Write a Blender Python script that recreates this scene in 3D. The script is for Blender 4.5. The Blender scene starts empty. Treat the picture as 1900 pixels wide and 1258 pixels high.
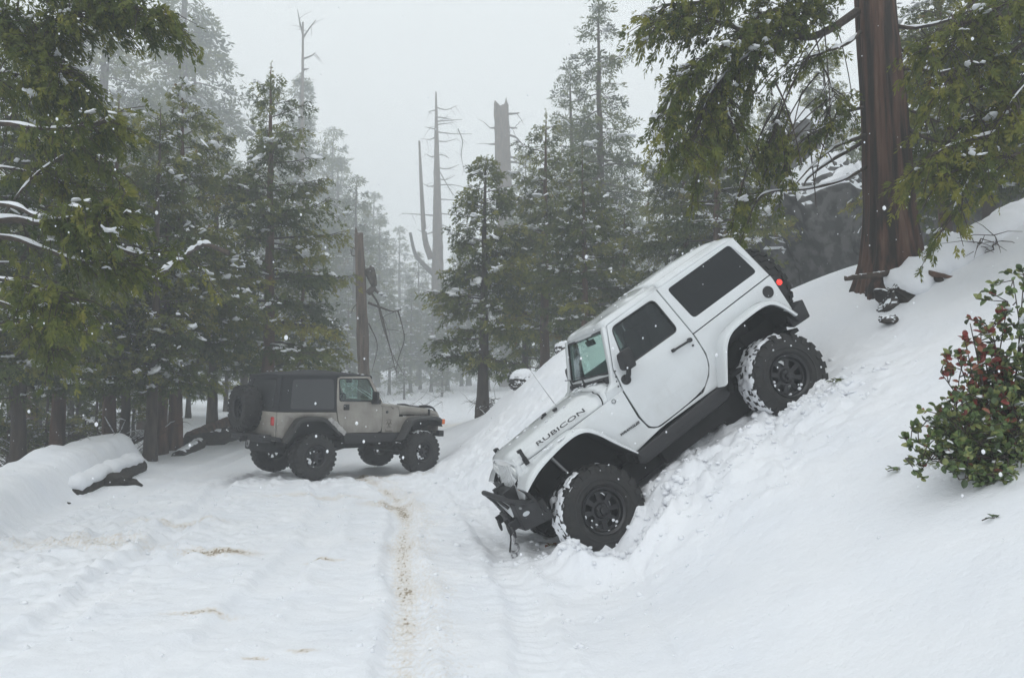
import bpy, bmesh, math, random
import numpy as np
from mathutils import Vector, Matrix, noise as mnoise
from mathutils.geometry import tessellate_polygon

scene = bpy.context.scene
COL = scene.collection
rad = math.radians

# ------------------------------------------------------------------ camera
EYE = 1.68
PITCH = rad(3.4)
F = 1449.0            # focal length in pixels of the 1900 px wide photograph
cd = bpy.data.cameras.new("camera")
cam = bpy.data.objects.new("camera", cd)
COL.objects.link(cam)
cam.location = (0, 0, EYE)
cam.rotation_euler = (rad(90) + PITCH, 0, 0)
cd.sensor_width = 36
cd.lens = 36 * F / 1900
cd.clip_start = 0.1
cd.clip_end = 600
scene.camera = cam

# ------------------------------------------------------------------ overcast sky
SUN_EL, SUN_AZ = 52, 200
w = bpy.data.worlds.new("World")
scene.world = w
w.use_nodes = True
wn = w.node_tree
wn.nodes.clear()
wo = wn.nodes.new("ShaderNodeOutputWorld")
bg = wn.nodes.new("ShaderNodeBackground")
sky = wn.nodes.new("ShaderNodeTexSky")
sky.sky_type = 'NISHITA'
sky.sun_disc = False
sky.sun_elevation = rad(SUN_EL)
sky.sun_rotation = rad(SUN_AZ)
hs = wn.nodes.new("ShaderNodeHueSaturation")
hs.inputs['Saturation'].default_value = 0.25
mx = wn.nodes.new("ShaderNodeMix")
mx.data_type = 'RGBA'
mx.inputs[0].default_value = 0.9
mx.inputs[7].default_value = (8.45, 8.92, 9.0, 1)      # the cloud deck
wn.links.new(sky.outputs[0], hs.inputs['Color'])
wn.links.new(hs.outputs[0], mx.inputs[6])
wn.links.new(mx.outputs[2], bg.inputs[0])
bg.inputs[1].default_value = 0.1
wn.links.new(bg.outputs[0], wo.inputs[0])
sl = bpy.data.lights.new("sun", 'SUN')
sl.energy = 0.5
sl.angle = rad(60)
sl.color = (1, .98, .95)
so = bpy.data.objects.new("sun", sl)
COL.objects.link(so)
so.rotation_euler = (rad(90 - SUN_EL), 0, rad(180 - SUN_AZ))

scene.view_settings.view_transform = 'Standard'
scene.view_settings.look = 'None'
scene.view_settings.exposure = 0.23
scene.view_settings.gamma = 1
scene.view_settings.use_curve_mapping = False
scene.render.engine = 'CYCLES'
cy = scene.cycles
cy.use_denoising = True
cy.max_bounces = 8
cy.diffuse_bounces = 3
cy.glossy_bounces = 3
cy.transmission_bounces = 6
cy.transparent_max_bounces = 12
cy.volume_bounces = 4
cy.use_adaptive_sampling = True
cy.adaptive_threshold = 0.02

RNG = np.random.default_rng(7)
random.seed(7)

# ------------------------------------------------------------------ helpers
cp, sp = math.cos(PITCH), math.sin(PITCH)
def cam2world(p):
    x, y, z = p
    return Vector((x, y * cp - z * sp, y * sp + z * cp + EYE))
def at(px, py, Y):
    """world point seen at a photo pixel, Y metres ahead of the camera"""
    a, c = (px - 950) / F, (629 - py) / F
    d = Vector((a, cp - c * sp, sp + c * cp))
    d *= Y / d.y
    return Vector((d.x, d.y, d.z + EYE))

class MB:
    def __init__(s): s.v = []; s.f = []
    def add(s, vs, fs):
        o = len(s.v)
        s.v.extend([tuple(p) for p in vs])
        s.f.extend([tuple(i + o for i in f) for f in fs])
        return s
    def box(s, c, d, M=None):
        x, y, z = c; a, b, e = d[0] / 2, d[1] / 2, d[2] / 2
        vs = [Vector((x + i * a, y + j * b, z + k * e)) for i in (-1, 1) for j in (-1, 1) for k in (-1, 1)]
        if M is not None: vs = [M @ q for q in vs]
        return s.add(vs, [(0, 1, 3, 2), (4, 6, 7, 5), (0, 4, 5, 1), (2, 3, 7, 6), (0, 2, 6, 4), (1, 5, 7, 3)])
    def hexa(s, vs):
        return s.add(vs, [(0, 1, 3, 2), (4, 6, 7, 5), (0, 4, 5, 1), (2, 3, 7, 6), (0, 2, 6, 4), (1, 5, 7, 3)])
    def tube(s, pts, r, n=8, cap=True, flat=1.0):
        pts = [Vector(p) for p in pts]
        if not hasattr(r, '__len__'): r = [r] * len(pts)
        vs = []; fs = []
        up = Vector((0.02, 0.03, 1))
        for i, p in enumerate(pts):
            d = (pts[min(i + 1, len(pts) - 1)] - pts[max(i - 1, 0)])
            if d.length < 1e-9: d = Vector((0, 0, 1))
            d.normalize()
            a = d.cross(up)
            if a.length < .15: a = d.cross(Vector((1, .1, 0)))
            a.normalize(); b = a.cross(d)
            for k in range(n):
                t = 2 * math.pi * k / n
                vs.append(p + a * (r[i] * math.cos(t)) + b * (r[i] * flat * math.sin(t)))
        for i in range(len(pts) - 1):
            for k in range(n):
                fs.append((i * n + k, i * n + (k + 1) % n, (i + 1) * n + (k + 1) % n, (i + 1) * n + k))
        if cap:
            fs.append(tuple(range(n))[::-1]); fs.append(tuple((len(pts) - 1) * n + k for k in range(n)))
        return s.add(vs, fs)
    def revolve(s, prof, n=48, axis='y', c=(0, 0, 0), closed=False, M=None, cap=True):
        """prof: list of (axial, radius)"""
        vs = []; fs = []
        for (a, r) in prof:
            for k in range(n):
                t = 2 * math.pi * k / n
                if axis == 'y': q = (c[0] + r * math.cos(t), c[1] + a, c[2] + r * math.sin(t))
                elif axis == 'z': q = (c[0] + r * math.cos(t), c[1] + r * math.sin(t), c[2] + a)
                else: q = (c[0] + a, c[1] + r * math.cos(t), c[2] + r * math.sin(t))
                vs.append(M @ Vector(q) if M is not None else q)
        m = len(prof)
        for i in range(m if closed else m - 1):
            j = (i + 1) % m
            for k in range(n):
                fs.append((i * n + k, i * n + (k + 1) % n, j * n + (k + 1) % n, j * n + k))
        if not closed and cap:
            fs.append(tuple(range(n))[::-1]); fs.append(tuple((m - 1) * n + k for k in range(n)))
        return s.add(vs, fs)
    def grid(s, G, close=False):
        """G: rows of points"""
        nr, nc = len(G), len(G[0])
        vs = [p for row in G for p in row]
        fs = [(i * nc + j, i * nc + j + 1, (i + 1) * nc + j + 1, (i + 1) * nc + j) for i in range(nr - 1) for j in range(nc - 1)]
        return s.add(vs, fs)

def link(name, mesh, parent=None):
    o = bpy.data.objects.new(name, mesh)
    COL.objects.link(o)
    if parent is not None: o.parent = parent
    return o
def obj(name, mb, mat, parent=None, smooth=False, bevel=0, seg=2, solid=0, autosmooth=None, subsurf=0, offset=-1):
    me = bpy.data.meshes.new(name)
    me.from_pydata(mb.v, [], mb.f)
    bm = bmesh.new(); bm.from_mesh(me)
    bmesh.ops.recalc_face_normals(bm, faces=bm.faces)
    bm.to_mesh(me); bm.free()
    me.materials.append(mat)
    o = link(name, me, parent)
    if solid:
        m = o.modifiers.new('solid', 'SOLIDIFY'); m.thickness = solid; m.offset = offset
    if bevel:
        m = o.modifiers.new('bevel', 'BEVEL'); m.width = bevel; m.segments = seg; m.limit_method = 'ANGLE'; m.angle_limit = rad(32)
        m.harden_normals = False
    if subsurf:
        m = o.modifiers.new('sub', 'SUBSURF'); m.levels = m.render_levels = subsurf
    if smooth or bevel:
        me.polygons.foreach_set('use_smooth', [True] * len(me.polygons))
        if autosmooth is None: autosmooth = 35
        if autosmooth < 180:
            bmx = bmesh.new(); bmx.from_mesh(me)
            lim = rad(autosmooth)
            if not bevel:
                for e in bmx.edges:
                    if len(e.link_faces) == 2 and e.calc_face_angle(0) > lim: e.smooth = False
            bmx.to_mesh(me); bmx.free()
    return o
def fast_mesh(name, V, Fq, mat, parent=None, smooth=False, attr=None):
    """V (n,3), Fq (m,k) numpy -> mesh object"""
    me = bpy.data.meshes.new(name)
    V = np.asarray(V, np.float32); Fq = np.asarray(Fq, np.int32)
    me.vertices.add(len(V)); me.vertices.foreach_set('co', V.ravel())
    k = Fq.shape[1]
    me.loops.add(Fq.size); me.loops.foreach_set('vertex_index', Fq.ravel())
    me.polygons.add(len(Fq))
    me.polygons.foreach_set('loop_start', np.arange(0, Fq.size, k, dtype=np.int32))
    me.polygons.foreach_set('use_smooth', np.full(len(Fq), smooth))
    me.update(calc_edges=True)
    if attr:
        for nm, (dom, val) in attr.items():
            a = me.attributes.new(nm, 'FLOAT', dom)
            a.data.foreach_set('value', np.asarray(val, np.float32))
    me.materials.append(mat)
    return link(name, me, parent)
def tag(o, label=None, cat=None, group=None, kind=None):
    if label: o['label'] = label
    if cat: o['category'] = cat
    if group: o['group'] = group
    if kind: o['kind'] = kind
    return o
def thing(name, label, cat, loc=(0, 0, 0), group=None, rot=None):
    o = bpy.data.objects.new(name, None)
    o.empty_display_size = .2
    COL.objects.link(o); o.location = loc
    if rot: o.rotation_euler = rot
    return tag(o, label, cat, group)
def copy_tree(o, parent=None):
    c = o.copy(); COL.objects.link(c)
    c.parent = parent
    for ch in list(o.children): copy_tree(ch, c)
    return c

def panel(outline, holes=(), W=.77, th=.03, cutx=(), cutz=(), side=-1, round_=0):
    """slab in the x-z plane; W(x,z) gives the half width of its outer face"""
    Wf = W if callable(W) else (lambda x, z: W)
    loops = [list(outline)] + [list(h) for h in holes]
    flat = [p for l in loops for p in l]
    tris = tessellate_polygon([[Vector((x, z, 0)) for x, z in l] for l in loops])
    bm = bmesh.new()
    vs = [bm.verts.new((x, 0, z)) for x, z in flat]
    for t in tris:
        try: bm.faces.new([vs[i] for i in t])
        except ValueError: pass
    bmesh.ops.dissolve_limit(bm, angle_limit=.01, verts=bm.verts, edges=bm.edges, use_dissolve_boundaries=False)
    for c in cutx:
        bmesh.ops.bisect_plane(bm, geom=bm.verts[:] + bm.edges[:] + bm.faces[:], plane_co=(c, 0, 0), plane_no=(1, 0, 0))
    for c in cutz:
        bmesh.ops.bisect_plane(bm, geom=bm.verts[:] + bm.edges[:] + bm.faces[:], plane_co=(0, 0, c), plane_no=(0, 0, 1))
    bmesh.ops.triangulate(bm, faces=[f for f in bm.faces if len(f.verts) > 4])
    bm.verts.index_update()
    fr = [(v.co.x, v.co.z) for v in bm.verts]
    n = len(fr)
    V = [(x, side * Wf(x, z), z) for x, z in fr] + [(x, side * (Wf(x, z) - th), z) for x, z in fr]
    Fs = []
    for f in bm.faces:
        ids = [v.index for v in f.verts]
        Fs.append(tuple(ids)); Fs.append(tuple(i + n for i in reversed(ids)))
    for e in bm.edges:
        if len(e.link_faces) == 1:
            a, b = e.verts[0].index, e.verts[1].index
            Fs.append((a, b, b + n, a + n))
    bm.free()
    m = MB(); m.v = V; m.f = Fs
    return m
def chaikin(pts, it=2, closed=False):
    pts = [tuple(p) for p in pts]
    for _ in range(it):
        out = [] if closed else [pts[0]]
        rng = range(len(pts)) if closed else range(len(pts) - 1)
        for i in rng:
            a, b = pts[i], pts[(i + 1) % len(pts)]
            out.append(tuple(.75 * p + .25 * q for p, q in zip(a, b)))
            out.append(tuple(.25 * p + .75 * q for p, q in zip(a, b)))
        if not closed: out.append(pts[-1])
        pts = out
    return pts
def rounded(pts, r=.04, n=4):
    """round the corners of a closed outline"""
    out = []
    m = len(pts)
    for i in range(m):
        p = Vector(pts[i]); a = Vector(pts[i - 1]) - p; b = Vector(pts[(i + 1) % m]) - p
        la, lb = a.length, b.length
        rr = min(r, la * .45, lb * .45)
        A = p + a / la * rr; B = p + b / lb * rr
        for k in range(n + 1):
            t = k / n
            q = A * (1 - t) ** 2 + p * 2 * t * (1 - t) + B * t * t
            out.append((q.x, q.y))
    return out
def smooth_path(pts, n=6):
    """Catmull-Rom through 3-D points"""
    P = [Vector(p) for p in pts]
    P = [P[0] * 2 - P[1]] + P + [P[-1] * 2 - P[-2]]
    out = []
    for i in range(1, len(P) - 2):
        for k in range(n):
            t = k / n
            a, b, c, d = P[i - 1], P[i], P[i + 1], P[i + 2]
            out.append(.5 * ((2 * b) + (c - a) * t + (2 * a - 5 * b + 4 * c - d) * t * t + (-a + 3 * b - 3 * c + d) * t ** 3))
    out.append(P[-2])
    return out

# ------------------------------------------------------------------ materials
def mat(name, col, rough=.5, metal=0, var=0, vscale=6, col2=None, bump=0, bscale=30, coat=0, spec=.5, detail=4, stretch=None, coord='Object'):
    m = bpy.data.materials.new(name); m.use_nodes = True
    nt = m.node_tree; b = nt.nodes['Principled BSDF']
    b.inputs['Base Color'].default_value = (*col, 1)
    b.inputs['Roughness'].default_value = rough
    b.inputs['Metallic'].default_value = metal
    b.inputs['Coat Weight'].default_value = coat
    b.inputs['Specular IOR Level'].default_value = spec
    if var or bump:
        tc = nt.nodes.new('ShaderNodeTexCoord'); mp = nt.nodes.new('ShaderNodeMapping')
        nt.links.new(tc.outputs[coord], mp.inputs[0])
        if stretch: mp.inputs['Scale'].default_value = stretch
    if var:
        n = nt.nodes.new('ShaderNodeTexNoise'); n.inputs['Scale'].default_value = vscale; n.inputs['Detail'].default_value = detail
        nt.links.new(mp.outputs[0], n.inputs['Vector'])
        r = nt.nodes.new('ShaderNodeValToRGB')
        c2 = col2 or tuple(c * (1 - var) for c in col)
        r.color_ramp.elements[0].position = .35; r.color_ramp.elements[1].position = .65
        r.color_ramp.elements[0].color = (*c2, 1); r.color_ramp.elements[1].color = (*col, 1)
        nt.links.new(n.outputs[0], r.inputs[0]); nt.links.new(r.outputs[0], b.inputs['Base Color'])
    if bump:
        n2 = nt.nodes.new('ShaderNodeTexNoise'); n2.inputs['Scale'].default_value = bscale; n2.inputs['Detail'].default_value = 5
        nt.links.new(mp.outputs[0], n2.inputs['Vector'])
        bp = nt.nodes.new('ShaderNodeBump'); bp.inputs['Strength'].default_value = bump; bp.inputs['Distance'].default_value = .02
        nt.links.new(n2.outputs[0], bp.inputs['Height']); nt.links.new(bp.outputs[0], b.inputs['Normal'])
    return m
def emat(name, col, s):
    m = mat(name, col, .4); b = m.node_tree.nodes['Principled BSDF']
    b.inputs['Emission Color'].default_value = (*col, 1); b.inputs['Emission Strength'].default_value = s
    return m
def glass(name, col, rough=.02, f=1.5):
    ior = f
    m = bpy.data.materials.new(name); m.use_nodes = True; nt = m.node_tree; nt.nodes.clear()
    o = nt.nodes.new('ShaderNodeOutputMaterial'); t = nt.nodes.new('ShaderNodeBsdfTransparent'); g = nt.nodes.new('ShaderNodeBsdfGlossy')
    f = nt.nodes.new('ShaderNodeFresnel'); x = nt.nodes.new('ShaderNodeMixShader')
    t.inputs[0].default_value = (*col, 1); g.inputs[0].default_value = (.9, .95, 1, 1); g.inputs['Roughness'].default_value = rough
    gb = nt.nodes.new('ShaderNodeNewGeometry'); mm = nt.nodes.new('ShaderNodeMix'); mm.inputs[2].default_value = ior; mm.inputs[3].default_value = 1 / ior
    nt.links.new(gb.outputs['Backfacing'], mm.inputs[0]); nt.links.new(mm.outputs[0], f.inputs[0])
    nt.links.new(f.outputs[0], x.inputs[0]); nt.links.new(t.outputs[0], x.inputs[1]); nt.links.new(g.outputs[0], x.inputs[2])
    nt.links.new(x.outputs[0], o.inputs[0])
    return m

def snow_mat(name='snow', dirt=False):
    m = bpy.data.materials.new(name); m.use_nodes = True; nt = m.node_tree; b = nt.nodes['Principled BSDF']
    N = nt.nodes.new; L = nt.links.new
    b.inputs['Roughness'].default_value = .75; b.inputs['Specular IOR Level'].default_value = .25
    tc = N('ShaderNodeTexCoord')
    n = N('ShaderNodeTexNoise'); n.inputs['Scale'].default_value = 1.3; n.inputs['Detail'].default_value = 3; L(tc.outputs['Object'], n.inputs['Vector'])
    r = N('ShaderNodeValToRGB'); r.color_ramp.elements[0].position = .3; r.color_ramp.elements[1].position = .7
    r.color_ramp.elements[0].color = (.80, .82, .865, 1); r.color_ramp.elements[1].color = (.85, .86, .89, 1)
    L(n.outputs[0], r.inputs[0])
    col = r.outputs[0]
    if dirt:
        a = N('ShaderNodeAttribute'); a.attribute_name = 'dirt'
        n2 = N('ShaderNodeTexNoise'); n2.inputs['Scale'].default_value = 26; n2.inputs['Detail'].default_value = 6; n2.inputs['Roughness'].default_value = .7
        mp = N('ShaderNodeMapping'); mp.inputs['Scale'].default_value = (1.6, .9, 1); L(tc.outputs['Object'], mp.inputs[0]); L(mp.outputs[0], n2.inputs['Vector'])
        ad = N('ShaderNodeMath'); ad.operation = 'ADD'; L(a.outputs['Fac'], ad.inputs[0]); L(n2.outputs[0], ad.inputs[1])
        r2 = N('ShaderNodeValToRGB'); r2.color_ramp.elements[0].position = .98; r2.color_ramp.elements[1].position = 1.12
        r2.color_ramp.elements[0].color = (0, 0, 0, 1); r2.color_ramp.elements[1].color = (1, 1, 1, 1); L(ad.outputs[0], r2.inputs[0])
        r3 = N('ShaderNodeValToRGB'); r3.color_ramp.elements[0].position = .70; r3.color_ramp.elements[1].position = 1.15
        r3.color_ramp.elements[0].color = (0, 0, 0, 1); r3.color_ramp.elements[1].color = (.75, .75, .75, 1); L(ad.outputs[0], r3.inputs[0])
        m1 = N('ShaderNodeMix'); m1.data_type = 'RGBA'; L(r3.outputs[0], m1.inputs[0]); L(col, m1.inputs[6]); m1.inputs[7].default_value = (.68, .60, .50, 1)
        m2 = N('ShaderNodeMix'); m2.data_type = 'RGBA'; L(r2.outputs[0], m2.inputs[0]); L(m1.outputs[2], m2.inputs[6]); m2.inputs[7].default_value = (.33, .27, .20, 1)
        col = m2.outputs[2]
    L(col, b.inputs['Base Color'])
    n3 = N('ShaderNodeTexNoise'); n3.inputs['Scale'].default_value = 9; n3.inputs['Detail'].default_value = 9; n3.inputs['Roughness'].default_value = .6
    L(tc.outputs['Object'], n3.inputs['Vector'])
    n4 = N('ShaderNodeTexNoise'); n4.inputs['Scale'].default_value = 70; n4.inputs['Detail'].default_value = 4; L(tc.outputs['Object'], n4.inputs['Vector'])
    m4 = N('ShaderNodeMath'); m4.operation = 'MULTIPLY_ADD'; L(n4.outputs[0], m4.inputs[0]); m4.inputs[1].default_value = .14; L(n3.outputs[0], m4.inputs[2])
    bp = N('ShaderNodeBump'); bp.inputs['Strength'].default_value = .42; bp.inputs['Distance'].default_value = .045
    L(m4.outputs[0], bp.inputs['Height']); L(bp.outputs[0], b.inputs['Normal'])
    return m
M = {}
M['snow'] = snow_mat()
M['ground'] = snow_mat('ground_snow', True)
M['white'] = mat('white_paint', (.66, .685, .705), .25, coat=.6, var=.1, vscale=5, col2=(.63, .65, .665), detail=8)
def grime(m, z0, z1, col, amt):
    nt = m.node_tree; N = nt.nodes.new; L = nt.links.new; b = nt.nodes['Principled BSDF']; src = b.inputs['Base Color'].links[0].from_socket
    tc = N('ShaderNodeTexCoord'); sp_ = N('ShaderNodeSeparateXYZ'); L(tc.outputs['Object'], sp_.inputs[0])
    mr = N('ShaderNodeMapRange'); mr.inputs[1].default_value = z0; mr.inputs[2].default_value = z1; mr.inputs[3].default_value = .62; mr.inputs[4].default_value = 0; L(sp_.outputs[2], mr.inputs[0])
    mp = N('ShaderNodeMapping'); mp.inputs['Scale'].default_value = (1, 1, .35); L(tc.outputs['Object'], mp.inputs[0])
    n = N('ShaderNodeTexNoise'); n.inputs['Scale'].default_value = 17; n.inputs['Detail'].default_value = 9; n.inputs['Roughness'].default_value = .7; L(mp.outputs[0], n.inputs['Vector'])
    a = N('ShaderNodeMath'); L(n.outputs[0], a.inputs[0]); L(mr.outputs[0], a.inputs[1])
    r = N('ShaderNodeValToRGB'); r.color_ramp.elements[0].position = .68; r.color_ramp.elements[1].position = 1.0; r.color_ramp.elements[0].color = (0, 0, 0, 1); r.color_ramp.elements[1].color = (amt, amt, amt, 1); L(a.outputs[0], r.inputs[0])
    x = N('ShaderNodeMix'); x.data_type = 'RGBA'; L(r.outputs[0], x.inputs[0]); L(src, x.inputs[6]); x.inputs[7].default_value = (*col, 1); L(x.outputs[2], b.inputs['Base Color'])
grime(M['white'], .2, .8, (.36, .34, .31), .13)
M['black'] = mat('black_plastic', (.015, .015, .017), .55, bump=.1, bscale=90)
M['under'] = mat('undercarriage', (.010, .010, .011), .8, var=.4, vscale=9)
M['rubber'] = mat('rubber', (.013, .013, .014), .75, bump=.15, bscale=60, var=.35, vscale=14, col2=(.022, .021, .020))
M['rim'] = mat('black_rim', (.016, .016, .018), .38, metal=.2, coat=.2)
M['metal'] = mat('steel', (.35, .35, .36), .35, metal=1)
M['tan'] = mat('tan_paint', (.315, .295, .262), .38, coat=.3, var=.1, vscale=4, col2=(.24, .22, .195))
grime(M['tan'], .2, .9, (.12, .105, .09), .35)
M['flare'] = mat('faded_flare', (.036, .035, .034), .6, var=.3, vscale=9)
M['cloth'] = mat('soft_top', (.020, .021, .024), .85, bump=.25, bscale=14)
M['cloth2'] = mat('soft_window', (.045, .047, .05), .35, bump=.2, bscale=8)
M['seat'] = mat('seat_cloth', (.03, .03, .033), .8)
M['tintglass'] = glass('tinted_glass', (.15, .16, .175), f=1.45)
M['sideglass'] = glass('side_glass', (.42, .46, .45), f=1.45)
M['clearglass'] = glass('clear_glass', (.84, .92, .89))
M['red'] = mat('red_lens', (.45, .02, .02), .25, coat=.5)
M['redlit'] = emat('lit_brake_lamp', (.9, .04, .03), 1.2)
M['amber'] = mat('amber_lens', (.75, .16, .03), .25, coat=.5)
M['lens'] = mat('headlamp_lens', (.6, .62, .62), .12, metal=.5)
M['decal'] = mat('decal', (.02, .02, .022), .5)
M['silver'] = mat('silver_plate', (.6, .62, .64), .3, metal=.7)
M['bark'] = mat('cedar_bark', (.13, .07, .046), .9, var=1, vscale=5, col2=(.045, .028, .021), bump=.8, bscale=14, stretch=(1.6, 1.6, .22), detail=6)
M['bark2'] = mat('dark_bark', (.075, .055, .042), .9, var=1, vscale=7, col2=(.03, .023, .019), bump=.7, bscale=18, stretch=(1.5, 1.5, .3))
M['snag'] = mat('weathered_wood', (.17, .125, .095), .9, var=1, vscale=5, col2=(.075, .055, .045), bump=.7, bscale=14, stretch=(1.6, 1.6, .2))
M['deadwood'] = mat('grey_wood', (.10, .082, .068), .9, var=.6, vscale=6, bump=.5, bscale=20)
M['twig'] = mat('twig_bark', (.05, .036, .028), .9)
M['soil'] = mat('dark_soil', (.035, .028, .022), .95, var=.7, vscale=8, bump=1, bscale=12)
# ------------------------------------------------------------------ terrain
_prm = np.random.default_rng(3).random((256, 256))
def vnoise(x, y):
    xi = np.floor(x).astype(int); yi = np.floor(y).astype(int)
    fx = x - xi; fy = y - yi
    fx = fx * fx * (3 - 2 * fx); fy = fy * fy * (3 - 2 * fy)
    g = lambda a, b: _prm[a % 256, b % 256]
    return (g(xi, yi) * (1 - fx) + g(xi + 1, yi) * fx) * (1 - fy) + (g(xi, yi + 1) * (1 - fx) + g(xi + 1, yi + 1) * fx) * fy
def fbm(x, y, o=4, gain=.5):
    s = 0; a = 1; t = 0
    for i in range(o):
        s = s + a * (vnoise(x + 17.3 * i, y + 9.1 * i) - .5); t += a
        x = x * 2.03; y = y * 2.03; a *= gain
    return s / t
CP = []
def ctl(*pts):
    for p in pts: CP.append(tuple(p))
for yy in (1, 3, 5, 7, 9, 11.5): 
    for xx in (-5, -2.5, 0.0): ctl((xx, yy, 0))
for yy in (14, 17.5, 21, 26, 31): 
    for xx in (-6.5, -4, -2.2): ctl((xx, yy, 0))
ctl((-4, 38, 0), (0, 44, 0), (6, 48, .3), (-8, 38, 0))
ctl((.95, 3, .0), (.95, 4.5, 0), (.95, 6, 0), (.95, 6.8, .05), (.8, 7.2, .12), (1.1, 7.25, .19), (.5, 7.7, .06), (.55, 9, 0), (-.5, 10.6, .0), (-.95, 11.6, .0), (-1.45, 12.6, 0), (-1.15, 13.5, .05), (-1.7, 15, 0), (-1.6, 17, .05), (-1.75, 20, 0), (-1.9, 27, 0), (-.75, 13.2, .25))
# bank, camera side
ctl((1.5, 3, .22), (1.5, 5, .25), (2.0, 3.1, .5), (2.9, 5, 1.0), (2, 6, .62), (1.30, 7.55, .50), (1.45, 7.0, .50), (1.5, 7.7, .80), (1.86, 7.7, .96), (2.42, 7.8, 1.22), (2.9, 7.9, 1.48), (3.25, 8.0, 1.72))
ctl((6, 5, 2.9), (4.5, 3.5, 1.9), (3.8, 9, 2.15), (4.1, 8, 2.1), (4.66, 7.5, 2.3), (3.3, 6, 1.33), (9, 6, 4.6), (3, 1, 1))
# bank under and beyond the car
ctl((.74, 9, 0.02), (1.6, 8.9, .80), (1.75, 8.35, .93), (2.3, 8.7, 1.22), (1.3, 8.3, .52), (2.72, 9.6, 1.40), (2.2, 9.3, 1.12), (4.02, 11, 2.95), (4.7, 10.5, 3.2), (5.2, 10, 3.14), (6.5, 10, 3.85), (9, 10, 5.0), (5.0, 9.2, 2.95))
ctl((-.2, 12.2, .45), (.1, 13.5, .9), (.6, 14.5, 1.4), (1.0, 16, 2.35), (.62, 18, 2.0), (0, 20, 1.6), (-.75, 24, .8), (-1.2, 29, .4), (2, 12, 1.5), (2.5, 15, 2.7), (3, 20, 2.4), (1.5, 27, 1.2), (4.5, 14, 3.1), (7, 14, 3.3), (10, 16, 4), (7, 24, 3), (16, 24, 6), (12, 35, 4), (5, 38, 1.5), (18, 10, 8))
# left verge and the drop behind it
ctl((-6.0, 9, .02), (-6.45, 11.6, 0), (-7.3, 14.8, 0), (-7.9, 17.4, 0), (-8.6, 20, .1), (-9.6, 25.5, .1), (-10, 32, .1), (-5.4, 6, 0), (-7.2, 5, .3), (-8.3, 10.5, .1), (-8.6, 13, .1), (-8.7, 15.5, .1), (-10.5, 14, -.6), (-11, 20, -.3), (-14, 12, -1.2), (-14, 22, -.8), (-16, 30, 0), (-12, 4, -.6), (-22, 18, -1), (-20, 40, 1))
ctl((-60, -20, 0), (-60, 60, 1), (0, -25, 0), (60, -20, 14), (60, 60, 14), (0, 100, 2), (-60, 140, 4), (60, 140, 10), (-110, 220, 8), (110, 220, 16), (0, 220, 6), (-110, 60, 2), (110, 60, 16), (-110, -20, 0), (110, -20, 18), (0, 150, 3), (30, 20, 10))
CP = np.array(CP, float)
def _U(r2): return np.where(r2 > 1e-12, .5 * r2 * np.log(np.maximum(r2, 1e-12)), 0)
_n = len(CP)
_K = _U(((CP[:, None, :2] - CP[None, :, :2]) ** 2).sum(-1)) + np.eye(_n) * .004
_P = np.c_[np.ones(_n), CP[:, :2]]
_A = np.block([[_K, _P], [_P.T, np.zeros((3, 3))]])
_w = np.linalg.solve(_A, np.r_[CP[:, 2], np.zeros(3)])
def seg_dist(x, y, pl):
    """distance to a polyline and parameter along it"""
    best = np.full(np.shape(x), 1e9); tt = np.zeros(np.shape(x)); acc = 0
    for (ax, ay), (bx, by) in zip(pl[:-1], pl[1:]):
        dx, dy = bx - ax, by - ay; L = math.hypot(dx, dy)
        t = np.clip(((x - ax) * dx + (y - ay) * dy) / L ** 2, 0, 1)
        d = np.hypot(x - ax - t * dx, y - ay - t * dy)
        m = d < best
        best = np.where(m, d, best); tt = np.where(m, acc + t * L, tt); acc += L
    return best, tt
def base_h(x, y):
    x = np.asarray(x, float); y = np.asarray(y, float)
    xf, yf = x.ravel(), y.ravel()
    out = np.empty(len(xf))
    for i in range(0, len(xf), 20000):
        a = np.c_[xf[i:i + 20000], yf[i:i + 20000]]
        d2 = ((a[:, None, :] - CP[None, :, :2]) ** 2).sum(-1)
        out[i:i + 20000] = _U(d2) @ _w[:_n] + _w[_n] + a @ _w[_n + 1:]
    return out.reshape(x.shape)
RUTS = [([(-.60, 2), (-.63, 4.5), (-.85, 6.3), (-1.2, 8.5), (-1.35, 10), (-1.9, 12.5), (-3.2, 15.5)], .15, .035),
        ([(-3.0, 3.2), (-3.3, 5.5), (-3.7, 8.0), (-4.3, 11), (-4.9, 13.5), (-4.6, 18)], .16, .045),
        ([(.25, 2), (.15, 5), (-.1, 8), (-.6, 11), (-1.6, 15), (-2.6, 22)], .15, .03),
        ([(-2.1, 2.5), (-2.0, 5), (-2.1, 8.5), (-2.6, 11.5), (-3.5, 14)], .17, .035),
        ([(-3.9, 2.5), (-4.6, 6), (-5.3, 10), (-6.2, 14), (-6.6, 20)], .2, .03)]
CREASE = [(1.03, 4.2), (1.0, 5.0), (1.02, 5.9), (1.10, 6.8), (1.2, 7.35)]
BERM = [(-5.9, 7.5), (-6.6, 9.6), (-7.15, 11.8), (-7.7, 13.8), (-8.05, 15.2), (-8.25, 16.4)]
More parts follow.
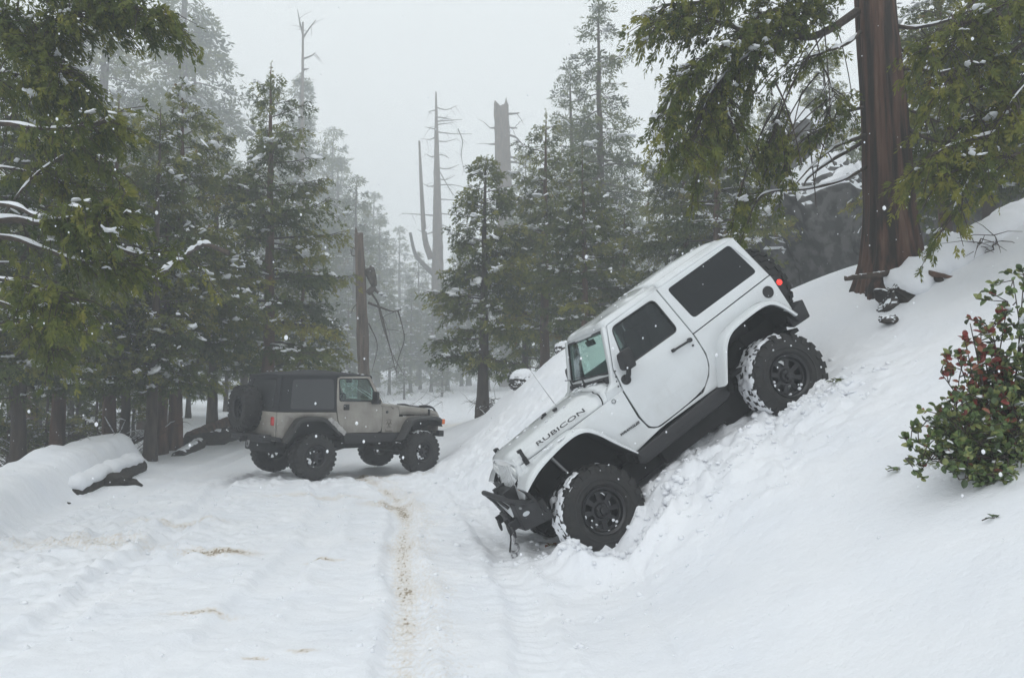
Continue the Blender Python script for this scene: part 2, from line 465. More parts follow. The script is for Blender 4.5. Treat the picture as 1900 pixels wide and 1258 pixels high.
def height(x, y):
    x = np.asarray(x, float); y = np.asarray(y, float)
    z = base_h(x, y)
    # berm of ploughed snow on the left verge
    d, t = seg_dist(x, y, BERM)
    z = z + (.36 + .22 * np.clip(t / 8, 0, 1)) * np.exp(-(d / (.48 + .14 * np.clip(1 - t / 8, 0, 1))) ** 5) * np.clip((9.5 - t) / .5, 0, 1) ** .5 * (1 + .25 * fbm(x * 2, y * 2, 2))
    near = np.exp(-np.maximum(y - 14, 0) / 12)
    # wheel ruts
    wob = fbm(x * 1.1, y * 1.1, 3) * .25
    for pl, wd, dp in RUTS:
        d, t = seg_dist(x + wob, y, pl)
        z = z - dp * 1.15 * np.exp(-(d / wd) ** 8) + dp * .75 * np.exp(-((d - wd * 1.5) / .07) ** 2) * (.4 + vnoise(x * 7, y * 7))
    for pl, wd in ((RUTS[0][0], .13), (RUTS[2][0], .13), (RUTS[1][0], .14)):
        d, t = seg_dist(x + wob, y, pl)
        z = z + .009 * np.sin(t * 2 * np.pi / .15 + 2.5 * np.sign(d - .5 * wd)) * np.exp(-(d / wd) ** 6) * np.clip((11 - y) / 3, 0, 1)
    d, t = seg_dist(x + wob * .12, y, CREASE)
    z = z - .022 * np.exp(-(d / .022) ** 2)
    # churned masks
    road = 1 / (1 + np.exp(np.clip((x - .9 + np.maximum(y - 9, 0) * .35) * 5, -50, 50)))
    bank = 1 - road
    ch = np.exp(-(((x - 2.1) * .86 - (y - 8.4) * .1) / 1.25) ** 2 - ((y - 7.75) / 1.15) ** 2)          # under the white car
    dF = np.hypot(x - 1.2, y - 7.5)
    ch = np.maximum(ch, np.exp(-(dF / .9) ** 2))
    chL = np.exp(-((x + 4.3) / 1.6) ** 2 - ((y - 8.6) / 2.6) ** 2) * .7
    chB = np.exp(-((x + .1) / 1.3) ** 2 - ((y - 12.5) / 3.2) ** 2) * .9
    chT = np.exp(-((x + 3.4) / 2.2) ** 2 - ((y - 14.2) / 2.0) ** 2) * .5
    c = np.clip(ch + chL + chB + chT, 0, 1.2)
    z = z + road * fbm(x * 1.3, y * 1.0, 3) * .06 * near + road * fbm(x * 4, y * 4, 4, .6) * .035 * near + road * np.abs(fbm(x * 7 + 9, y * 7, 3, .6)) * .03 * near
    wx = x + fbm(x * 3 + 60, y * 3, 2) * .25; wy = y + fbm(x * 3, y * 3 + 60, 2) * .25
    lump = np.abs(fbm(wx * 3.6, wy * 3.6, 3)) * .34 + np.maximum(fbm(wx * 8 + 40, wy * 8, 3), 0) ** .8 * .20 + np.maximum(fbm(wx * 15 + 40, wy * 15, 2) - .08, 0) * .12
    z = z + c * (lump - .03)
    z = z + bank * (fbm(x * .8 + 5, y * .8, 3) * .07 + fbm(x * 4 + 5, y * 4, 3) * .012)
    # hollow where the front wheel sits
    z = z + .10 * np.exp(-((np.hypot(x - 1.0, (y - 7.3) * 1.1) - .50) / .12) ** 2) * (.5 + 1.2 * vnoise(x * 8, y * 8)) * (y < 7.6)
    return z
def gh(x, y): return float(height(np.array([x]), np.array([y]))[0])

def graded(lo, a, b, hi, fine, growth):
    c = list(np.arange(a, b, fine)); s = fine
    q = b
    while q < hi: c.append(q); s *= growth; q += s
    c.append(hi)
    s = fine; q = a; l = []
    while q > lo:
        s *= growth; q -= s; l.append(q)
    l[-1] = lo
    return np.array(l[::-1] + c)
gx = graded(-120, -6.2, 4.6, 120, .032, 1.045)
gy = graded(-28, 3.0, 14.5, 235, .034, 1.03)
GX, GY = np.meshgrid(gx, gy)
GZ = height(GX, GY)
# dirt stains
DIRT = [(np.array(RUTS[0][0]) + [.02, 0], .15, .46), (np.array(RUTS[0][0]) + [.15, .2], .36, .30)]
dirt = np.zeros_like(GX)
for pl, wd, a in DIRT:
    d, t = seg_dist(GX, GY, [tuple(p) for p in pl])
    dirt = np.maximum(dirt, a * np.exp(-(d / wd) ** 2) * (.62 + .55 * vnoise(GX * 1.4 + 3, GY * 2.1)))
for (px, py, r1, r2, a) in [(410, 1027, .5, .22, .44), (370, 1138, .35, .10, .36), (330, 970, .9, .3, .27), (1000, 0, 0, 0, 0), (700, 880, 1.3, .6, .30), (730, 935, .6, .5, .36), (160, 1010, 1.2, .5, .25),
                            (600, 1038, .25, .07, .4), (560, 1215, .12, .06, .4), (470, 1230, .1, .05, .4), (590, 920, 1.1, .3, .27), (750, 1010, .25, .5, .33), (680, 875, .9, .35, .42), (840, 790, 3.5, 2.5, .26)]:
    if r1 == 0: continue
    q = at(px, py, 5); k = -EYE / (q.z - EYE); cx, cyy = q.x * k, q.y * k
    dirt = np.maximum(dirt, (a + .12) * np.exp(-((GX - cx) / r1) ** 2 - ((GY - cyy) / r2) ** 2))
dirt *= 1 / (1 + np.exp(np.clip((GX - 1.0) * 8, -50, 50)))
V = np.c_[GX.ravel(), GY.ravel(), GZ.ravel()]
ny, nx = GX.shape
ii = (np.arange(ny - 1)[:, None] * nx + np.arange(nx - 1)[None, :]).ravel()
Q = np.c_[ii, ii + 1, ii + nx + 1, ii + nx]
ground = fast_mesh('snowy_ground', V, Q, M['ground'], smooth=True, attr={'dirt': ('POINT', dirt.ravel())})
tag(ground, kind='structure')
print('terrain', nx, ny, nx * ny)
# ------------------------------------------------------------------ vehicle helpers
CM = Matrix.Rotation(PITCH, 4, 'X')
def pose(R, t):
    A = Matrix.Identity(4)
    for i in range(3):
        for j in range(3): A[i][j] = R[i][j]
        A[i][3] = t[i]
    B = Matrix.Translation((0, 0, EYE)) @ CM @ A
    q = B.to_quaternion()          # removes rounding shear
    return Matrix.Translation(B.translation) @ q.to_matrix().to_4x4()

def make_tyre(name, parent, R=.4445, w=.155, nl=22, lug=.018, mat_=None, rim_r=.225):
    m = MB()
    prof = [(-w * .82, rim_r), (-w * 1.02, rim_r + .03), (-w * 1.06, rim_r + .09), (-w * 1.03, R - .075), (-w * .93, R - .032), (-w * .72, R - lug), (-w * .3, R - lug + .003), (0, R - lug + .004)]
    prof = prof + [(-a, r) for a, r in prof[-2::-1]]
    m.revolve(prof, 72, closed=True)
    # raised ring on the side wall
    for sgn in (-1, 1):
        m.revolve([(sgn * w * 1.055, rim_r + .062), (sgn * w * 1.09, rim_r + .068), (sgn * w * 1.09, rim_r + .076), (sgn * w * 1.055, rim_r + .085)], 72, cap=False)
    def lugb(a0, a1, w0, w1, r0, r1, sk=0, drop=0):
        vs = []
        for a in (a0, a1):
            for ww in (w0, w1):
                aa = a + sk * (ww - w0)
                for rr in (r0, r1 - (drop if abs(ww) > w * .95 else 0)):
                    vs.append((rr * math.cos(aa), ww, rr * math.sin(aa)))
        m.hexa(vs)
    st = 2 * math.pi / nl
    for k in range(nl):
        a = k * st
        for sgn in (-1, 1):
            o = 0 if sgn < 0 else st / 2
            # shoulder lug, wraps down the side wall
            lugb(a + o, a + o + st * .56, sgn * w * .62, sgn * w * 1.0, R - .045, R, 0, .012)
            lugb(a + o + st * .04, a + o + st * .50, sgn * w * .98, sgn * w * 1.085, R - .085, R - .018, 0, .016)
            lugb(a + o + st * .5, a + o + st * .92, sgn * w * .10, sgn * w * .50, R - .04, R - .001, sgn * .5, 0)
    return obj(name, m, mat_ or M['rubber'], parent, smooth=True, autosmooth=30)

def disc_with_holes(m, R, y0, th, nh=8, r0=.085, r1=.145, frac=.62, hub=0):
    outer = [(R * math.cos(2 * math.pi * k / 64), R * math.sin(2 * math.pi * k / 64)) for k in range(64)]
    holes = []
    for k in range(nh):
        c = 2 * math.pi * (k + .5) / nh; hw = math.pi / nh * frac
        h = [(r0 * math.cos(c - hw * .75), r0 * math.sin(c - hw * .75)), (r1 * math.cos(c - hw), r1 * math.sin(c - hw)),
             (r1 * 1.02 * math.cos(c), r1 * 1.02 * math.sin(c)), (r1 * math.cos(c + hw), r1 * math.sin(c + hw)), (r0 * math.cos(c + hw * .75), r0 * math.sin(c + hw * .75))]
        holes.append(h[::-1])
    p = panel(outer, holes, W=-y0, th=th, side=-1)
    p.v = [(x, -(-y) if False else y, z) for x, y, z in p.v]
    m.add(p.v, p.f)

def make_rim(parent, r=.215, face=-.075, w=.13, nh=8):
    """outward face looks to -y"""
    m = MB()
    m.revolve([(-w, r * .93), (-w - .012, r * 1.0), (-w - .016, r * 1.03), (-w - .004, r * 1.06), (-w + .03, r * .99), (-.03, r * .90), (w, r * .97), (w, r * .91), (0, r * .84), (-.05, r * .86), (-w + .03, r * .92)], 64, closed=True)
    disc_with_holes(m, r * .90, face - .0, .014, nh, r * .46, r * .78, .62)
    # raised edge ring between disc and barrel (bead)
    m.revolve([(face - .012, r * .84), (face - .018, r * .88), (face, r * .90)], 64, cap=False)
    m.revolve([(face + .0, .078), (face - .03, .066), (face - .033, .03), (face - .033, .001)], 32)
    m.revolve([(face - .03, .036), (face - .062, .033), (face - .066, .02), (face - .066, .001)], 24)
    for k in range(5):
        a = 2 * math.pi * k / 5 + .3
        m.revolve([(face - .028, .011), (face - .048, .010), (face - .052, .004)], 8, c=(.055 * math.cos(a), 0, .055 * math.sin(a)))
    o = obj('rim', m, M['rim'], parent, smooth=True, autosmooth=35)
    # brake drum / disc behind the holes
    return o

def packed_snow(parent, a0, a1, R, w, w0=-1, w1=1, seed=0, amp=.016, r_off=-.001):
    """snow packed between the tread blocks over an arc of the wheel"""
    rr = np.random.default_rng(seed)
    na, nw = int(abs(a1 - a0) / .035), 14
    G = []
    ph = rr.random() * 50
    for i in range(na + 1):
        t = i / na; a = a0 + (a1 - a0) * t
        edge = min(1, min(t, 1 - t) * 7)
        row = []
        for j in range(nw + 1):
            s = j / nw; ww = w * (w0 + (w1 - w0) * s)
            e = min(1, min(s, 1 - s) * 4 + .15) * edge
            n = mnoise.noise(Vector((a * 9 + ph, ww * 26, 0)))
            n2 = mnoise.noise(Vector((a * 3 + ph, ww * 8, 5)))
            e2 = 1 if edge >= 1 else max(0, edge + n2 * 1.2)
            rad_ = R + r_off + amp * n + .010 * n2 - (1 - min(1, e2)) * .03 - (.012 if s in (0, 1) else 0)
            row.append((rad_ * math.cos(a), ww + n * .006, rad_ * math.sin(a)))
        G.append(row)
    m = MB().grid(G)
    return obj('packed_snow', m, M['snow'], parent, smooth=True, autosmooth=180)

def make_wheel(parent, loc, out=-1, steer=0, spin=0, R=.4445, w=.155, rim_r=.215, snow=None, nl=22, camber=0):
    wl = bpy.data.objects.new('wheel', None); wl.empty_display_size = .2
    COL.objects.link(wl); wl.parent = parent
    wl.location = loc
    wl.rotation_euler = (camber, 0, steer + (0 if out < 0 else math.pi))
    ty = make_tyre('tyre', wl, R, w, nl, rim_r=rim_r * 1.03)
    ty.rotation_euler = (0, spin, 0)
    make_rim(wl, rim_r).rotation_euler = (0, spin * 1.7, 0)
    if snow:
        for k, s in enumerate(snow): packed_snow(wl, rad(s[0]), rad(s[1]), R, w, *s[2:])
    return wl
def text_mesh(name, body, size, mat_, parent, loc, ax, ay, shear=0, xs=1.0, bold=0.0, depth=.0015):
    """flat lettering; ax = reading direction, ay = up direction"""
    cu = bpy.data.curves.new(name, 'FONT'); cu.body = body; cu.size = size; cu.extrude = depth; cu.shear = shear
    cu.offset = bold; cu.align_x = 'CENTER'; cu.align_y = 'CENTER'; cu.resolution_u = 3
    o = bpy.data.objects.new(name, cu); COL.objects.link(o)
    dg = bpy.context.evaluated_depsgraph_get()
    me = bpy.data.meshes.new_from_object(o.evaluated_get(dg))
    bpy.data.objects.remove(o)
    X = Vector(ax).normalized(); Y = Vector(ay); Y = (Y - X * Y.dot(X)).normalized(); Z = X.cross(Y)
    A = Matrix((X, Y, Z)).transposed().to_4x4()
    A = Matrix.Translation(loc) @ A @ Matrix.Diagonal((xs, 1, 1, 1))
    me.transform(A); me.materials.clear(); me.materials.append(mat_)
    return link(name, me, parent)
def mirW(m):
    n = MB(); n.v = [(x, -y, z) for x, y, z in m.v]; n.f = [tuple(reversed(f)) for f in m.f]; return n

# ------------------------------------------------------------------ white car, nose down the bank
jk = thing('off_road_car', 'white two-door off-road car pitched nose down on the snowy bank', 'car')
jk.matrix_world = pose([[.818, -.217, -.533], [.25, .968, -.01], [.518, -.125, .846]], [.667, 8.256, -1.743])
def lerp(a, b, t): return a + (b - a) * t
def clamp(v, a=0, b=1): return max(a, min(b, v))
def Wb(x, z):      # half width of the side of the body
    w_ = .775
    if x < .62: w_ = lerp(.60, .775, clamp((x + .39) / 1.01) ** .9)
    if z > .90: w_ -= (z - .90) * .20
    if z < .52: w_ -= (.52 - z) * .06
    return w_
CZ = (.52, .90)
CX = (-.2, 0, .2, .4, .62)
WH = M['white']
# seam-dark liner that shows in the gaps between panels
for s in (-1, 1):
    ln = MB(); ln.add(*(lambda p: (p.v, p.f))(panel([(.70, .36), (.70, .86), (1.80, .86), (2.05, .90), (2.9, .92), (2.9, .80), (2.1, .80), (1.86, .62), (1.70, .34)], W=lambda x, z: Wb(x, z) - .028, th=.01, side=s, cutz=CZ)))
    obj('inner_liner', ln, M['under'], jk)
fp = [(-.385, .752), (.2, .785), (.61, .812), (.845, .828), (.838, .52), (.875, .372), (.925, .335), (.99, .311), (1.045, .311), (1.045, .300), (.978, .298), (.655, .250), (.612, .27), (.335, .70), (.24, .765), (.16, .778), (-.33, .695), (-.40, .66)]
for s in (-1, 1):
    obj('fender_panel', panel(fp, W=Wb, side=s, cutx=CX, cutz=CZ), WH, jk, bevel=.006)
    dl = [(.860, .816), (.897, 1.042), (1.112, 1.437)] + [(1.775, 1.470), (1.808, .876), (1.812, .656), (1.775, .545), (1.71, .455), (1.575, .355), (.995, .322), (.935, .343), (.885, .385), (.862, .51)]
    dl = dl[:1] + chaikin(dl[1:4], 0) + chaikin(dl[4:], 2)
    hole = rounded([(1.02, .995), (1.135, 1.395), (1.685, 1.405), (1.705, 1.012)], .06)
    d = obj('door', panel(dl, [hole[::-1]], W=lambda x, z: Wb(x, z) + .006, th=.035, side=s, cutz=CZ + (1.0,)), WH, jk, bevel=.008, seg=3)
    obj('window', panel(rounded([(1.015, .99), (1.125, 1.40), (1.69, 1.41), (1.71, 1.005)], .05), W=lambda x, z: Wb(x, z) - .012, th=.004, side=s), M['sideglass'] if s < 0 else M['clearglass'], d)
    sl_ = MB(); 
    sl_.tube([(x, s * (Wb(x, z) + .003), z) for x, z in hole + hole[:1]], .009, 6, cap=False)
    obj('window_seal', sl_, M['black'], d, smooth=True)
    h = MB()
    h.tube([(1.515, s * .815, .872), (1.53, s * .828, .873), (1.71, s * .828, .866), (1.73, s * .815, .865)], [.014, .016, .016, .018], 8, flat=.75)
    h.revolve([(0, .024), (s * .04, .022)], 14, c=(1.735, s * .785, .866))
    h.box((1.525, s * .797, .872), (.03, .05, .03))
    obj('handle', h, M['black'], d, smooth=True)
    k = MB().revolve([(0, .011), (s * .012, .010)], 10, c=(1.742, s * .782, .80)); obj('lock', k, M['black'], d)
    # mirror: arm and head
    mi = MB()
    mi.revolve([(s * .0, .052), (s * .02, .05), (s * .028, .03)], 18, c=(.94, s * .775, .895))
    mi.tube([(.94, s * .79, .895), (.97, s * .84, .93), (1.0, s * .88, 1.0)], [.03, .026, .026], 8)
    obj('mirror_arm', mi, M['black'], d, smooth=True)
    mh = MB()
    y0, y1 = s * .80, s * .985
    pts = rounded([(y0, .985), (y0, 1.16), (y1, 1.175), (y1, .975)], .035, 4)
    rows = []
    for xx, sc_ in ((.945, .72), (.96, .92), (1.0, 1.0), (1.055, 1.0), (1.06, .95)):
        cy_, cz_ = (y0 + y1) / 2, 1.075
        rows.append([(xx + (z - 1.075) * .2, cy_ + (y - cy_) * sc_, cz_ + (z - cz_) * sc_) for y, z in pts + pts[:1]])
    mh.grid(rows); n_ = len(pts) + 1
    mh.f.append(tuple(range(n_))); mh.f.append(tuple((len(rows) - 1) * n_ + q for q in range(n_)))
    obj('mirror_head', mh, M['black'], d, smooth=True, autosmooth=50)
    obj('windscreen_pillar', panel([(.66, .817), (.848, .832), (.862, .90), (.888, 1.035), (1.103, 1.437), (1.06, 1.45), (.865, 1.05), (.80, .95), (.70, .90)], W=lambda x, z: Wb(x, z) + .001, th=.075, side=s, cutz=(.90,)), WH, jk, bevel=.006)
    # rear quarter of the tub
    q = [(1.826, .886), (2.925, .945), (2.934, .49), (2.862, .484)] + chaikin([(2.862, .484), (2.774, .684), (2.685, .772), (2.56, .796), (2.202, .770), (2.049, .732), (1.937, .609), (1.75, .311)], 2)[1:-1] + \
        [(1.75, .308), (1.05, .301), (1.0, .309), (1.58, .341), (1.725, .448), (1.79, .54), (1.828, .656)]
    tq = obj('rear_quarter_panel', panel(q, W=Wb, side=s, cutz=CZ), WH, jk, bevel=.006)
    if s < 0:
        fd = MB().revolve([(0, .064), (-.010, .064), (-.012, .055), (-.006, .050), (-.006, .001)], 32, c=(2.795, -.772, .815))
        obj('fuel_door', fd, M['black'], tq, smooth=True)
    # tail lamp
    tl = MB().box((2.975, s * .685, .80), (.07, .13, .22)); tlo = obj('tail_lamp', tl, M['black'], jk, bevel=.01)
    obj('lamp_lens', MB().revolve([(0, .032), (s * .012, .028), (s * .014, .001)], 14, c=(2.985, s * .752, .83)), M['redlit'] if s < 0 else M['red'], tlo)
    # flares
    def flare(o_, i_, Wbody, name='fender_flare'):
        o_ = chaikin(o_, 2); i_ = chaikin(i_, 2); rows = []
        for (ox, oz), (ix, iz) in zip(o_, i_):
            wb = Wbody(ox, oz); L_ = lambda t: (lerp(ox, ix, t), lerp(oz, iz, t))
            rows.append([(ox, s * (wb - .01), oz), (*(lambda a: (a[0], s * (lerp(wb, .93, .85)), a[1]))(L_(.12)),), (*(lambda a: (a[0], s * .925, a[1]))(L_(.35)),), (*(lambda a: (a[0], s * .937, a[1]))(L_(.6)),), (ix, s * .935, iz), (*(lambda a: (a[0], s * .915, a[1]))(L_(1.03)),), (*(lambda a: (a[0], s * (wb + .01), a[1]))(L_(.75)),)])
        m_ = MB().grid(rows)
        k = len(rows[0]); n2 = len(rows)
        m_.f.append(tuple(range(k))); m_.f.append(tuple((n2 - 1) * k + j for j in range(k)))
        return obj(name, m_, WH, jk, smooth=True, autosmooth=50)
    ff = flare([(.607, .275), (.50, .46), (.34, .735), (.205, .80), (.02, .79), (-.30, .735), (-.44, .68), (-.526, .592)],
          [(.588, .262), (.47, .43), (.328, .672), (.21, .745), (.02, .74), (-.28, .68), (-.42, .62), (-.520, .565)], lambda x, z: Wb(x, .6) - .01)
    flare([(1.733, .30), (1.85, .50), (1.95, .66), (2.07, .742), (2.25, .775), (2.56, .797), (2.70, .765), (2.79, .67), (2.88, .475)],
          [(1.776, .315), (1.90, .50), (1.99, .63), (2.10, .705), (2.25, .73), (2.54, .745), (2.67, .715), (2.76, .61), (2.83, .47)], lambda x, z: .775)
    # liners of the wheel wells
    for arch in ([(.62, .20), (.44, .47), (.32, .70), (.18, .755), (-.02, .735), (-.28, .66), (-.50, .56), (-.46, .30)], [(1.80, .20), (1.895, .46), (1.99, .60), (2.10, .685), (2.25, .715), (2.54, .73), (2.68, .69), (2.78, .58), (2.85, .40)]):
        wl = MB(); rows = [[(x, s * .905, z - .004), (x, s * .42, z + .03)] for x, z in arch]
        wl.grid(rows)
        cx_ = sum(a[0] for a in arch) / len(arch)
        wl.add([(x, s * .43, z + .05) for x, z in arch] + [(arch[-1][0], s * .43, .1), (arch[0][0], s * .43, .1)], [tuple(range(len(arch) + 2))])
        obj('wheel_well', wl, M['under'], jk)
    # rock slider
    rs = MB()
    pr = [(.62, .245), (1.76, .305), (1.84, .26), (1.80, .17), (1.72, .145), (.66, .10), (.60, .14)]
    obj('rock_slider', panel(pr, W=.80, th=.14, side=s), M['black'], jk, bevel=.02, seg=3)
# hood: lofted
def hood_sec(x, f=1.0):
    Wh = lerp(.585, .757, clamp((x + .39) / 1.03)); zs = lerp(.757, .814, clamp((x + .39) / 1.0))
    zc = lerp(.868, .965, clamp((x + .39) / 1.05))
    zsh = lerp(.845, .925, clamp((x + .39) / 1.05))
    half = [(-Wh, zs), (-Wh + .006, zs + .025), (-Wh + .028, zs + .055), (-Wh + .065, zsh - .018), (-Wh + .115, zsh), (-Wh + .22, zsh + .012), (-Wh + .25, zsh + .03), (-.2, zc + .008), (0, zc + .012)]
    return half + [(-a, b) for a, b in half[-2::-1]]
rows = []
for x in [-.412, -.408, -.395, -.37, -.33] + list(np.linspace(-.25, .60, 12)):
    sec = hood_sec(x); n_ = len(sec)
    dz = {-.412: -.05, -.408: -.035, -.395: -.018, -.37: -.007, -.33: -.001}.get(x, 0)
    rows.append([(x + .06 * (1 - (2 * j / (n_ - 1) - 1) ** 2) * (1 if x > .3 else 0) * clamp((x - .3) / .3) - (.03 * (1 - (2 * j / (n_ - 1) - 1) ** 2) if x < -.2 else 0), a, b + (dz if 2 < j < n_ - 3 or True and j > 1 and j < n_ - 2 else dz * .1)) for j, (a, b) in enumerate(sec)])
hood = obj('hood', MB().grid(rows), WH, jk, smooth=True, autosmooth=60, solid=.012)
# cowl
rows = []
for x in (.612, .66, .72, .80, .86):
    sec = hood_sec(min(x, .66)); n_ = len(sec); rows.append([(x + .06 * (1 - (2 * j / (n_ - 1) - 1) ** 2) * (1 if x < .7 else .2), a * (1.0 + .022 * clamp((x - .60) / .1)), b - (0 if x < .8 else .01) + (x - .61) * .05) for j, (a, b) in enumerate(sec)])
cowl = obj('cowl', MB().grid(rows), WH, jk, smooth=True, autosmooth=60, solid=.012)
cv = MB()
for j in range(12): cv.box((.80, -.42 + j * .045, .992), (.05, .012, .004))
cv.box((.815, 0, .990), (.02, 1.1, .006)); obj('cowl_vent', cv, M['black'], cowl)
for p in [(.85, -.765, .93), (.872, -.762, .97), (.835, -.775, .88), (.90, -.752, 1.02), (.80, -.655, .985), (.78, -.62, .985)]:
    obj('bolt', MB().revolve([(.012, .009), (-.006, .009), (-.009, .004)], 8, c=p), M['black'], cowl)
# windscreen frame: inclined panel
def ws(u, v):     # u across, v up 0..1
    return (lerp(.842, 1.098, v) - .045 * (1 - (u / .66) ** 2) * .6, u, lerp(.945, 1.465, v))
out = rounded([(-.722, -.14), (-.655, 1.0), (.655, 1.0), (.722, -.14)], .03); out = [(a, b) for a, b in out]
hole = rounded([(-.640, .155), (-.600, .90), (.600, .90), (.640, .155)], .05)
def inclined(outline, holes=(), th=.045, off=0):
    p = panel(outline, holes, W=0, th=-th, side=1, cutx=(-.5, -.3, -.1, .1, .3, .5))
    p.v = [tuple(Vector(ws(x, z)) + Vector((y + off, 0, -y * .48))) for x, y, z in p.v]
    return p
wf = obj('windscreen_frame', inclined(out, [hole[::-1]]), WH, jk, bevel=.012, seg=3)
obj('windscreen', inclined(rounded([(-.645, .15), (-.605, .905), (.605, .905), (.645, .15)], .05), th=.005, off=.012), M['clearglass'], wf)
sm = MB(); sm.tube([Vector(ws(a, b)) + Vector((-.001, 0, 0)) for a, b in hole + hole[:1]], .013, 6, cap=False); obj('seal', sm, M['black'], wf, smooth=True)
for y in (.30, -.12):
    wi = MB(); wi.tube([(.74, y, .99), (.765, y + .03, 1.02), (.80, y + .12, 1.075)], [.016, .012, .007], 6)
    wi.tube([(.795, y - .02, 1.055), (.80, y + .12, 1.078), (.808, y + .32, 1.085)], .006, 5)
    obj('wiper', wi, M['black'], wf)
# hard top
for s in (-1, 1):
    q = [(1.822, .896), (1.79, 1.476), (2.40, 1.492), (2.80, 1.488), (2.845, 1.475), (2.924, .955)]
    hole = rounded([(1.93, 1.02), (1.885, 1.41), (2.765, 1.448), (2.83, 1.055)], .045)
    ht = obj('hard_top_side', panel(q, [hole[::-1]], W=Wb, th=.03, side=s), WH, jk, bevel=.01, seg=3)
    obj('window', panel(rounded([(1.925, 1.015), (1.88, 1.415), (2.77, 1.453), (2.835, 1.05)], .045), W=lambda x, z: Wb(x, z) - .004, th=.004, side=s), M['tintglass'], ht)
def roof_sec(x):
    sm_ = lambda q: q * q * (3 - 2 * q)
    ze = lerp(1.440, 1.482, sm_(clamp((x - .9) / 1.6)))
    cr = lerp(.060, .118, sm_(clamp((x - .8) / 1.4)))
    cr *= 1 - .15 * clamp((x - 2.4) / .45)
    we = Wb(1.5, ze)
    half = [(-we + .0, ze), (-we + .004, ze + .018), (-we + .022, ze + .04), (-we + .06, ze + .055), (-we + .12, ze + .062), (-we + .22, ze + .066), (-we + .26, ze + cr * .80), (-.2, ze + cr * .97), (0, ze + cr)]
    return half + [(-a, b) for a, b in half[-2::-1]]
def roof_part(xs, name, drop=None):
    rows = []
    for x in xs:
        sec = roof_sec(x); n_ = len(sec)
        d_ = drop(x) if drop else 0
        rows.append([(x - .03 * (1 - (2 * j / (n_ - 1) - 1) ** 2) * (1 if x < 1.3 else 0), a, b + d_ * min(1, min(j, n_ - 1 - j) / 2)) for j, (a, b) in enumerate(sec)])
    return obj(name, MB().grid(rows), WH, jk, smooth=True, autosmooth=60, solid=.02)
roof_part([1.082, 1.090, 1.105, 1.13, 1.17, 1.25, 1.4, 1.6, 1.792], 'roof_panel', lambda x: -.055 * clamp((1.17 - x) / .088) ** 2.2)
rf = roof_part([1.80, 1.9, 2.1, 2.3, 2.5, 2.65, 2.75, 2.81, 2.845, 2.862], 'hard_top_roof', lambda x: -.035 * clamp((x - 2.75) / .11) ** 2)
# rear end
def rearp(outline, holes=(), th=.03):
    p = panel(outline, holes, W=0, th=th, side=1)
    p.v = [(lerp(2.930, 2.853, clamp((z - .95) / .53)) + y * 1.0, x, z) for x, y, z in p.v]
    return p
obj('tailgate', rearp([(-.76, .46), (-.76, .945), (.76, .945), (.76, .46)]), WH, jk, bevel=.01)
rg = obj('rear_window_frame', rearp([(-.755, .952), (-.66, 1.49), (.66, 1.49), (.755, .952)], [[(-.60, 1.0), (.60, 1.0), (.55, 1.42), (-.55, 1.42)]]), WH, jk, bevel=.008)
obj('rear_window', rearp([(-.61, .99), (-.56, 1.43), (.56, 1.43), (.61, .99)], th=.005), M['tintglass'], rg)
# grille
def grx(z): return -.405 - (.80 - z) * .26
gout = rounded([(-.585, .775), (-.50, .835), (.50, .835), (.585, .775), (.60, .60), (.50, .40), (-.50, .40), (-.60, .60)], .03, 3)
gh_ = []
for k in range(7):
    y = (k - 3) * .082
    gh_.append(rounded([(y - .021, .505), (y - .021, .775), (y + .021, .775), (y + .021, .505)], .016, 3)[::-1])
for s in (-1, 1): gh_.append([(s * .425 + .088 * math.cos(a), .70 + .088 * math.sin(a)) for a in np.linspace(0, -2 * math.pi, 24, endpoint=False)])
p = panel(gout, gh_, W=0, th=-.05, side=1, cutx=(-.4, -.2, 0, .2, .4))
p.v = [(grx(z) + y - .03 * (1 - (x / .6) ** 2), x, z) for x, y, z in p.v]
gr = obj('grille', p, WH, jk, bevel=.008)
bk = MB().box((-.34, 0, .60), (.02, 1.1, .42)); obj('radiator', bk, M['under'], gr)
for s in (-1, 1):
    hl = MB().revolve([(0, .086), (-.022, .084), (-.035, .06), (-.042, .001)], 24, axis='x', c=(grx(.70) + .02 - .015, s * .425, .70)); obj('headlight', hl, M['lens'], gr, smooth=True)
    tsg = MB().revolve([(0, .03), (-.015, .028), (-.018, .001)], 14, axis='x', c=(grx(.55) - .005, s * .40, .53)); obj('turn_signal', tsg, M['amber'], gr, smooth=True)
    hlz = MB(); y = s * .60
    hlz.box((-.315, y + s * .012, .765), (.05, .022, .075)); hlz.box((-.315, y + s * .022, .83), (.035, .03, .08)); hlz.box((-.315, y - s * .012, .875), (.045, .06, .03))
    hlz.tube([(-.315, y + s * .03, .74), (-.315, y + s * .03, .85)], .009, 6)
    obj('hood_latch', hlz, M['black'], hood, bevel=.006)
# pieces on the hood
for (x, y) in ((.26, .12), (.335, -.10)):
    obj('windscreen_rest', MB().box((x, y, hood_sec(x)[8][1] + .014), (.05, .045, .028)), M['black'], hood, bevel=.008)
obj('washer_nozzle', MB().tube([(.20, .05, hood_sec(.2)[8][1]), (.20, .05, hood_sec(.2)[8][1] + .012), (.23, .07, hood_sec(.2)[8][1] + .014)], .01, 6), M['black'], hood)
obj('hood_loop', MB().tube([(-.34, .5, .855), (-.34, .5, .885), (-.30, .5, .885), (-.30, .5, .86)], .01, 6), M['black'], hood)
